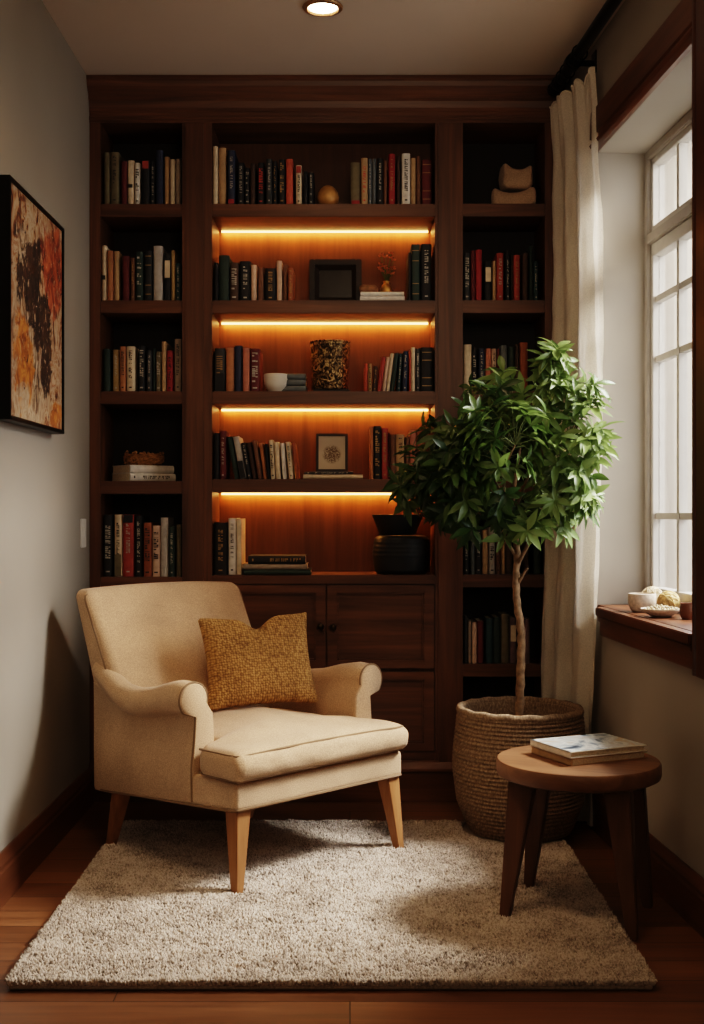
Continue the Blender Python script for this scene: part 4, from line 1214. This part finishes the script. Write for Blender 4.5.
tr = empty('potted_tree', BC + Vector((0, 0, zt - .0765))); tag(tr, 'slender leafy green indoor tree rising from the woven basket', 'tree')
T0 = Vector(tr.location)
def W(px, py, Y): return Vector(((px - 350) / 1200 * Y, Y, EYE + (513 - py) / 1200 * Y))
tk = MB()
trunk = [W(519, 722, 3.868), W(520, 690, 3.868), W(521, 655, 3.872), W(521, 630, 3.868), W(517, 603, 3.862), W(516, 578, 3.86), W(517, 556, 3.86), W(516, 535, 3.862), W(512, 515, 3.865)]
cpts = catmull(trunk, 6)
nn = len(cpts)
tk.tube([p - T0 + Vector((.0015 * math.sin(i * 1.9), .0015 * math.cos(i * 2.3), 0)) for i, p in enumerate(cpts)], [(.0150 - .0055 * i / (nn - 1)) * (1 + .07 * math.sin(i * 2.1)) for i in range(nn)], 10)
limbs = []
def limb(pts, r0, r1):
    c = catmull(pts, 6); k = len(c)
    tk.tube([p - T0 for p in c], [r0 + (r1 - r0) * i / (k - 1) for i in range(k)], 7)
    limbs.extend(c[k // 3:])
top = W(512, 515, 3.865)
limb([W(517, 566, 3.86), W(528, 545, 3.82), W(545, 515, 3.78), W(562, 480, 3.75), W(570, 440, 3.74)], .0075, .003)
limb([W(516, 556, 3.86), W(505, 540, 3.84), W(488, 520, 3.80), W(455, 495, 3.78), W(420, 480, 3.78)], .0065, .0025)
limb([top, W(500, 490, 3.82), W(480, 455, 3.80), W(455, 430, 3.80)], .006, .0025)
limb([top, W(515, 480, 3.90), W(520, 440, 3.93), W(512, 400, 3.90)], .007, .003)
limb([top, W(525, 485, 3.84), W(540, 440, 3.80), W(548, 400, 3.80), W(550, 362, 3.80)], .0065, .0022)
limb([W(516, 540, 3.862), W(530, 520, 3.92), W(555, 495, 3.94), W(580, 470, 3.80), W(598, 455, 3.74)], .0055, .0025)
limb([top, W(505, 495, 3.75), W(505, 470, 3.66), W(515, 445, 3.62)], .0055, .0025)
limb([top, W(490, 500, 3.94), W(460, 480, 4.0), W(440, 465, 4.02)], .005, .0025)
tk.tube([p - T0 for p in catmull([W(518, 584, 3.86), W(524, 573, 3.84), W(528, 568, 3.83)], 4)], [.005] * 4 + [.004] * 4 + [.003], 6)
tk.build('trunk', M['bark'], tr, smooth=70)

lf = MB(); tint = []
rl = random.Random(21)
def leaflet(base, direc, nrm, L, wd, tn):
    d = direc.normalized(); s = d.cross(nrm)
    if s.length < 1e-4: s = d.cross(Vector((.2, .9, .3)))
    s.normalize(); nn_ = s.cross(d).normalized()
    st = [(0.0, .10), (.22, .62), (.45, 1.0), (.68, .82), (.87, .40), (1.0, 0.0)]
    vs = []; droop = rl.uniform(.15, .45)
    for t, w in st:
        c = base + d * (L * t) - nn_ * (L * droop * t * t)
        if w == 0: vs.append(c)
        else:
            f = wd * w * .5
            vs += [c - s * f + nn_ * f * .35, c, c + s * f + nn_ * f * .35]
    fs = []
    for i in range(4):
        a = i * 3
        fs += [(a, a + 1, a + 4, a + 3), (a + 1, a + 2, a + 5, a + 4)]
    fs += [(12, 13, 15), (13, 14, 15)]
    lf.add(vs, fs, 0); tint.extend([tn] * len(vs))
LOBES = [(505, 462, 3.80, 72, 72, .22, 52), (440, 468, 3.82, 42, 48, .17, 24), (412, 478, 3.80, 20, 26, .10, 8), (562, 432, 3.76, 40, 58, .14, 26), (548, 366, 3.80, 14, 17, .05, 7), (500, 392, 3.84, 30, 20, .12, 10), (568, 400, 3.80, 24, 22, .08, 8),
         (556, 505, 3.76, 32, 34, .13, 14), (478, 512, 3.80, 38, 28, .16, 15), (588, 452, 3.72, 12, 16, .06, 5), (500, 442, 3.67, 46, 42, .06, 26), (455, 456, 3.70, 34, 34, .05, 14), (520, 528, 3.74, 24, 12, .08, 5), (578, 482, 3.74, 14, 32, .08, 7)]
for (cxp, cyp, Yc, rx, ry, rY, cnt) in LOBES:
    for k in range(int(cnt * 1.55)):
        while True:
            q = Vector((rl.uniform(-1, 1), rl.uniform(-1, 1), rl.uniform(-1, 1)))
            if .35 < q.length < 1: break
        q = q.normalized() * q.length ** .6
        Y = Yc + q.y * rY
        if Y > 4.10: Y = 4.10 - rl.uniform(0, .1)
        p = W(cxp + q.x * rx, cyp - q.z * ry, Yc); p.y = Y
        if p.x > .60: p.y = min(p.y, 3.74)
        if p.x > .70: p.y = min(p.y, 3.69)
        if p.x > .56: p.y = min(p.y, 3.85)
        near = min(limbs, key=lambda c: (c - p).length_squared)
        if (near - p).length > .2: near = near.lerp(p, .45)
        outd = (p - near).normalized() if (p - near).length > .01 else Vector((0, 0, 1))
        mid = near.lerp(p, .5) + Vector((0, 0, .012))
        o0 = len(lf.v)
        lf.tube([near - T0, mid - T0, p - T0], [.0018, .0015, .0012], 4, mi=1); tint.extend([.5] * (len(lf.v) - o0))
        # window light painted into the tint: leaves paler towards the window and the top
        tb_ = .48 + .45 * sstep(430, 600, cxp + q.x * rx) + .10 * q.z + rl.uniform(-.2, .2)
        nL = rl.choice([5, 6, 6, 7])
        axis = (outd * .6 + Vector((0, -.20, .45))).normalized()
        e1 = axis.cross(Vector((rl.uniform(-1, 1), rl.uniform(-1, 1), .3))).normalized(); e2 = axis.cross(e1)
        for j in range(nL):
            a = 2 * PI * j / nL + rl.uniform(-.25, .25)
            dd = e1 * math.cos(a) + e2 * math.sin(a) + axis * rl.uniform(-.1, .5) + outd * .5 + Vector((0, 0, -.42))
            L = rl.uniform(.045, .080)
            bs_ = p - T0
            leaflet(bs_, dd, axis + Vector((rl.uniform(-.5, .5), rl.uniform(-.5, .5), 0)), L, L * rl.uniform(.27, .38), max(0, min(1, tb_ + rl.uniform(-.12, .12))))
# the one long spray reaching over the curtain into the window
for (bx, by, tx, ty) in ((600, 450, 622, 455), (600, 450, 615, 462), (598, 447, 614, 444)):
    p = W(bx, by, 3.70) - T0; q = W(tx, ty, 3.69) - T0
    leaflet(p, q - p, Vector((0, -.6, .8)), (q - p).length, .016, .95)
me = lf.mesh('foliage', fix=False)
at_ = me.attributes.new('tint', 'FLOAT', 'POINT'); at_.data.foreach_set('value', tint)
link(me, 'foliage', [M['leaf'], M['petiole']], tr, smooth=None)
for p in me.polygons: p.use_smooth = True

# ------------------------------------------------------------------ curtain + rod
ct = empty('curtain', (.76, 4.05, 0)); tag(ct, 'long cream linen curtain panel gathered beside the window', 'curtain')
C0 = Vector(ct.location)
nu, nv = 150, 80
vs = []; fs = []
ZC = 2.446
for j in range(nv + 1):
    t = j / nv; z = .012 + t * (ZC - .012)
    nx = interp(z, [0, .35, .9, 1.45, 2.0, 2.25, 2.46], [.800, .800, .806, .806, .802, .795, .790]); ny = interp(z, [0, .35, .9, 1.45, 2.0, 2.25, 2.46], [3.90, 3.89, 3.81, 3.775, 3.80, 3.83, 3.85])
    fx = interp(z, [0, .35, .8, 1.3, 1.8, 2.25, 2.46], [.680, .684, .694, .716, .724, .722, .708])
    for i in range(nu + 1):
        u = i / nu
        p = Vector((nx, ny)).lerp(Vector((fx, 4.222)), u)
        ph = 2 * PI * (3.3 * u ** .85 + .05 * math.sin(2.1 * z + 2 * u) + .22 * noise.noise(Vector((u * 2, z * .7, 3))))
        amp = (.015 + .016 * (1 - t)) * (.5 + .5 * math.sin(PI * u))
        fine = sstep(.90, 1.0, t)
        f = amp * (math.sin(ph) + .30 * math.sin(2 * ph + 1) + .10 * math.sin(3 * ph + z * 2)) + fine * .010 * math.sin(2 * PI * 7 * u)
        wr = .0070 * noise.noise(Vector((u * 8, z * 4.5, 8))) + .0034 * noise.noise(Vector((u * 26 + z * 3, z * 15, 2)))
        nrm = Vector((-.97, -.20))
        q = p + nrm * (f * .8 + amp * .55 + wr)
        zz = z
        if t > .97: zz += (t - .97) / .03 * (.014 * math.sin(2 * PI * 7 * u + 1))
        vs.append((q.x - C0.x, q.y - C0.y, zz))
for j in range(nv):
    for i in range(nu):
        a = j * (nu + 1) + i
        fs.append((a, a + 1, a + nu + 2, a + nu + 1))
mb = MB(); mb.add(vs, fs)
me = mb.mesh('panel', fix=False)
o = link(me, 'panel', M['curtain'], ct, smooth=180)
m = MB()
# heading tape along the top
hd_ = [(vs[nv * (nu + 1) + i][0], vs[nv * (nu + 1) + i][1], vs[nv * (nu + 1) + i][2]) for i in range(0, nu + 1, 2)]
m.tube(hd_, .004, 6); m.build('heading', M['curtain'], ct, smooth=60)

rd = empty('curtain_rod', WO); rd.rotation_euler = (0, 0, PHI)
tag(rd, 'black iron curtain rod fixed high along the window wall', 'curtain rod')
m = MB(); m.tube([(-.075, 2.2, 2.512), (-.075, 4.235, 2.512)], .019, 14); m.build('rod', M['black_metal'], rd, smooth=50)
m = MB(); m.tube([(-.002, 3.965, 2.512), (-.075, 3.965, 2.512)], .010, 10); m.box((-.004, 3.94, 2.475), (-.0005, 3.99, 2.548)); m.tube([(-.075, 3.950, 2.512), (-.075, 3.980, 2.512)], .027, 14); m.build('bracket', M['black_metal'], rd, smooth=40)
for y in (3.87, 3.93, 4.03, 4.09, 4.15, 4.21):
    m = MB(); m.tube([(-.075 + .0245 * math.cos(2 * PI * k / 18), y, 2.509 + .0245 * math.sin(2 * PI * k / 18)) for k in range(18)], .0028, 6, closed=True); m.build('ring', M['black_metal'], rd, smooth=50)

# ------------------------------------------------------------------ windowsill objects
SZ = .7305
def lathe_thing(name, prof, mat, loc, label, cat, seg=32):
    m = MB(); m.lathe(prof, seg); o = m.build(name, mat, None, loc, smooth=60); return tag(o, label, cat)
lathe_thing('small_bowl', [(0, 0), (.028, 0), (.034, .006), (.041, .024), (.042, .042), (.041, .055), (.038, .056), (.0375, .042), (.030, .014), (0, .010)], M['stone_ceramic'], (.886, 3.64, SZ), 'small cream stoneware bowl on the windowsill, nearest the curtain', 'bowl')
sd = empty('saucer', (.897, 3.462, SZ)); tag(sd, 'shallow cream saucer heaped with pale seeds on the windowsill', 'saucer')
m = MB(); m.lathe([(0, 0), (.026, 0), (.030, .003), (.046, .012), (.057, .021), (.057, .024), (.045, .017), (.028, .009), (0, .008)], 36); m.build('dish', M['stone_ceramic'], sd, smooth=60)
m = MB(); rs = random.Random(5)
for k in range(170):
    a = rs.uniform(0, 2 * PI); r_ = .050 * rs.random() ** .5
    T = Matrix.Translation((r_ * math.cos(a), r_ * math.sin(a), .022 + .010 * (1 - r_ / .05) + rs.uniform(-.004, .003))) @ Matrix.Rotation(rs.uniform(0, 3), 4, 'Z') @ Matrix.Rotation(rs.uniform(-.6, .6), 4, 'X')
    m.lathe([(0, -.0035), (.0034, -.001), (.0034, .001), (0, .0035)], 6, T=T)
o = m.build('seeds', M['seed'], sd, smooth=60); o['kind'] = 'stuff'
def straw_ball(loc, r, label, seed, mat):
    m = MB(); m.lathe([(r * .93 * math.cos(R(a)), r * .93 * math.sin(R(a))) if abs(a) < 90 else (0, r * .93 * (1 if a > 0 else -1)) for a in range(-90, 91, 15)], 24)
    rs = random.Random(seed)
    for k in range(22):
        ax = Vector((rs.gauss(0, 1), rs.gauss(0, 1), rs.gauss(0, 1))).normalized(); e1 = ax.orthogonal().normalized(); e2 = ax.cross(e1); h = rs.uniform(-.5, .5) * r
        rr = math.sqrt(max(0, (r * .95) ** 2 - h * h))
        m.tube([ax * h + (e1 * math.cos(2 * PI * i / 24) + e2 * math.sin(2 * PI * i / 24)) * rr for i in range(24)], r * .05, 5, closed=True)
    o = m.build('straw_ball', mat, None, (loc[0], loc[1], loc[2] + r * 1.0), smooth=60)
    return tag(o, label, 'decorative ball', 'straw balls on the windowsill')
straw_ball((.952, 3.585, SZ), .034, 'golden straw ball on the windowsill behind the seed saucer', 1, M['wicker_ball'])
straw_ball((.938, 3.722, SZ), .036, 'paler straw ball on the windowsill behind the small stoneware bowl', 2, plain('pale_straw', (0.66, 0.53, 0.36), 0.7, 0, var=.3, scale=70, bstr=.5))
lathe_thing('clay_pot', [(0, 0), (.015, 0), (.020, .010), (.022, .026), (.019, .040), (.020, .046), (.017, .046), (.016, .038), (0, .034)], M['brown_clay'], (.952, 3.385, SZ), 'little red-brown clay pot at the window glass', 'pot')

# ------------------------------------------------------------------ light
def area(name, loc, target, sx, sy, e, col, spread=None):
    l = bpy.data.lights.new(name, 'AREA'); l.shape = 'RECTANGLE'; l.size = sx; l.size_y = sy; l.energy = e; l.color = col
    if spread: l.spread = R(spread)
    o = bpy.data.objects.new(name, l); COL.objects.link(o); o.location = loc
    o.rotation_euler = (Vector(target) - Vector(loc)).to_track_quat('-Z', 'Y').to_euler()
    return o
def spot(name, loc, target, e, col, ang, blend=.6, size=.05):
    l = bpy.data.lights.new(name, 'SPOT'); l.energy = e; l.color = col; l.spot_size = R(ang); l.spot_blend = blend; l.shadow_soft_size = size
    o = bpy.data.objects.new(name, l); COL.objects.link(o); o.location = loc
    o.rotation_euler = (Vector(target) - Vector(loc)).to_track_quat('-Z', 'Y').to_euler()
    return o
WARM = (1.0, 0.70, 0.42)
area('window_sunlight', (2.75, 3.72, 3.25), (0.95, 3.47, 1.45), .9, .8, 345, (1.0, 0.955, 0.89))
area('window_daylight', (3.1, 3.3, 2.4), (0.1, 3.40, .6), 1.9, 1.8, 25, (1.0, 0.94, 0.86))
pl_ = area('window_portal', (1.072 - .067 * 3.5 + .30, 3.53, 1.46), (-2, 3.33, 1.46), .86, 1.5, 1, (1, 1, 1)); pl_.data.cycles.is_portal = True
spot('downlight', (-.083, 3.66, CEIL - .012), (-.083, 3.66, 0), 9, WARM, 140, .8, .04)
spot('downlight', (-.62, 2.85, CEIL - .01), (-.66, 3.02, 0), 8, WARM, 110, .8, .04)
spot('downlight', (-.36, 2.2, CEIL - .01), (-.16, 3.45, .55), 30, (1.0, .72, .45), 58, .8, .05)
spot('downlight', (.05, 2.2, CEIL - .01), (.05, 2.46, 0), 16, WARM, 70, .9, .05)
area('ceiling_fill', (.2, 1.5, 1.95), (-.1, 3.3, 2.75), .5, .5, 4.5, (1.0, .78, .56))  # added fill that brightens the ceiling, no real fitting here
area('room_fill', (.35, -.9, 2.0), (-.1, 3.6, 1.3), 1.2, 1.2, 6.5, (1.0, 0.76, 0.52))  # added soft fill from behind the camera, no real lamp there

wd = bpy.data.worlds.new('World'); SC.world = wd; wd.use_nodes = True
nt = wd.node_tree; bg = nt.nodes['Background']
tc = N(nt, 'ShaderNodeTexCoord'); sp = N(nt, 'ShaderNodeSeparateXYZ'); nt.links.new(tc.outputs['Generated'], sp.inputs[0])
rp = ramp(nt, sp.outputs[2], [(0.0, (0.80, 0.82, 0.85)), (0.35, (0.92, 0.95, 1.0)), (1.0, (0.70, 0.80, 0.98))])
nt.links.new(rp.outputs[0], bg.inputs[0]); bg.inputs[1].default_value = 4.0

# ------------------------------------------------------------------ camera + view
cam = bpy.data.cameras.new('camera'); co = bpy.data.objects.new('camera', cam); COL.objects.link(co)
co.location = (0, 0, EYE); co.rotation_euler = (R(90), 0, 0)
cam.sensor_fit = 'VERTICAL'; cam.sensor_height = 36.0; cam.lens = 1200 / 1024 * 36
cam.shift_x = 2 / 1024; cam.shift_y = 1 / 1024
cam.clip_start = .02; cam.clip_end = 100
SC.camera = co
SC.cycles.use_denoising = True
SC.cycles.max_bounces = 8
SC.cycles.sample_clamp_indirect = 6.0
SC.view_settings.view_transform = 'Filmic'
SC.view_settings.look = 'High Contrast'
SC.view_settings.exposure = 0.18
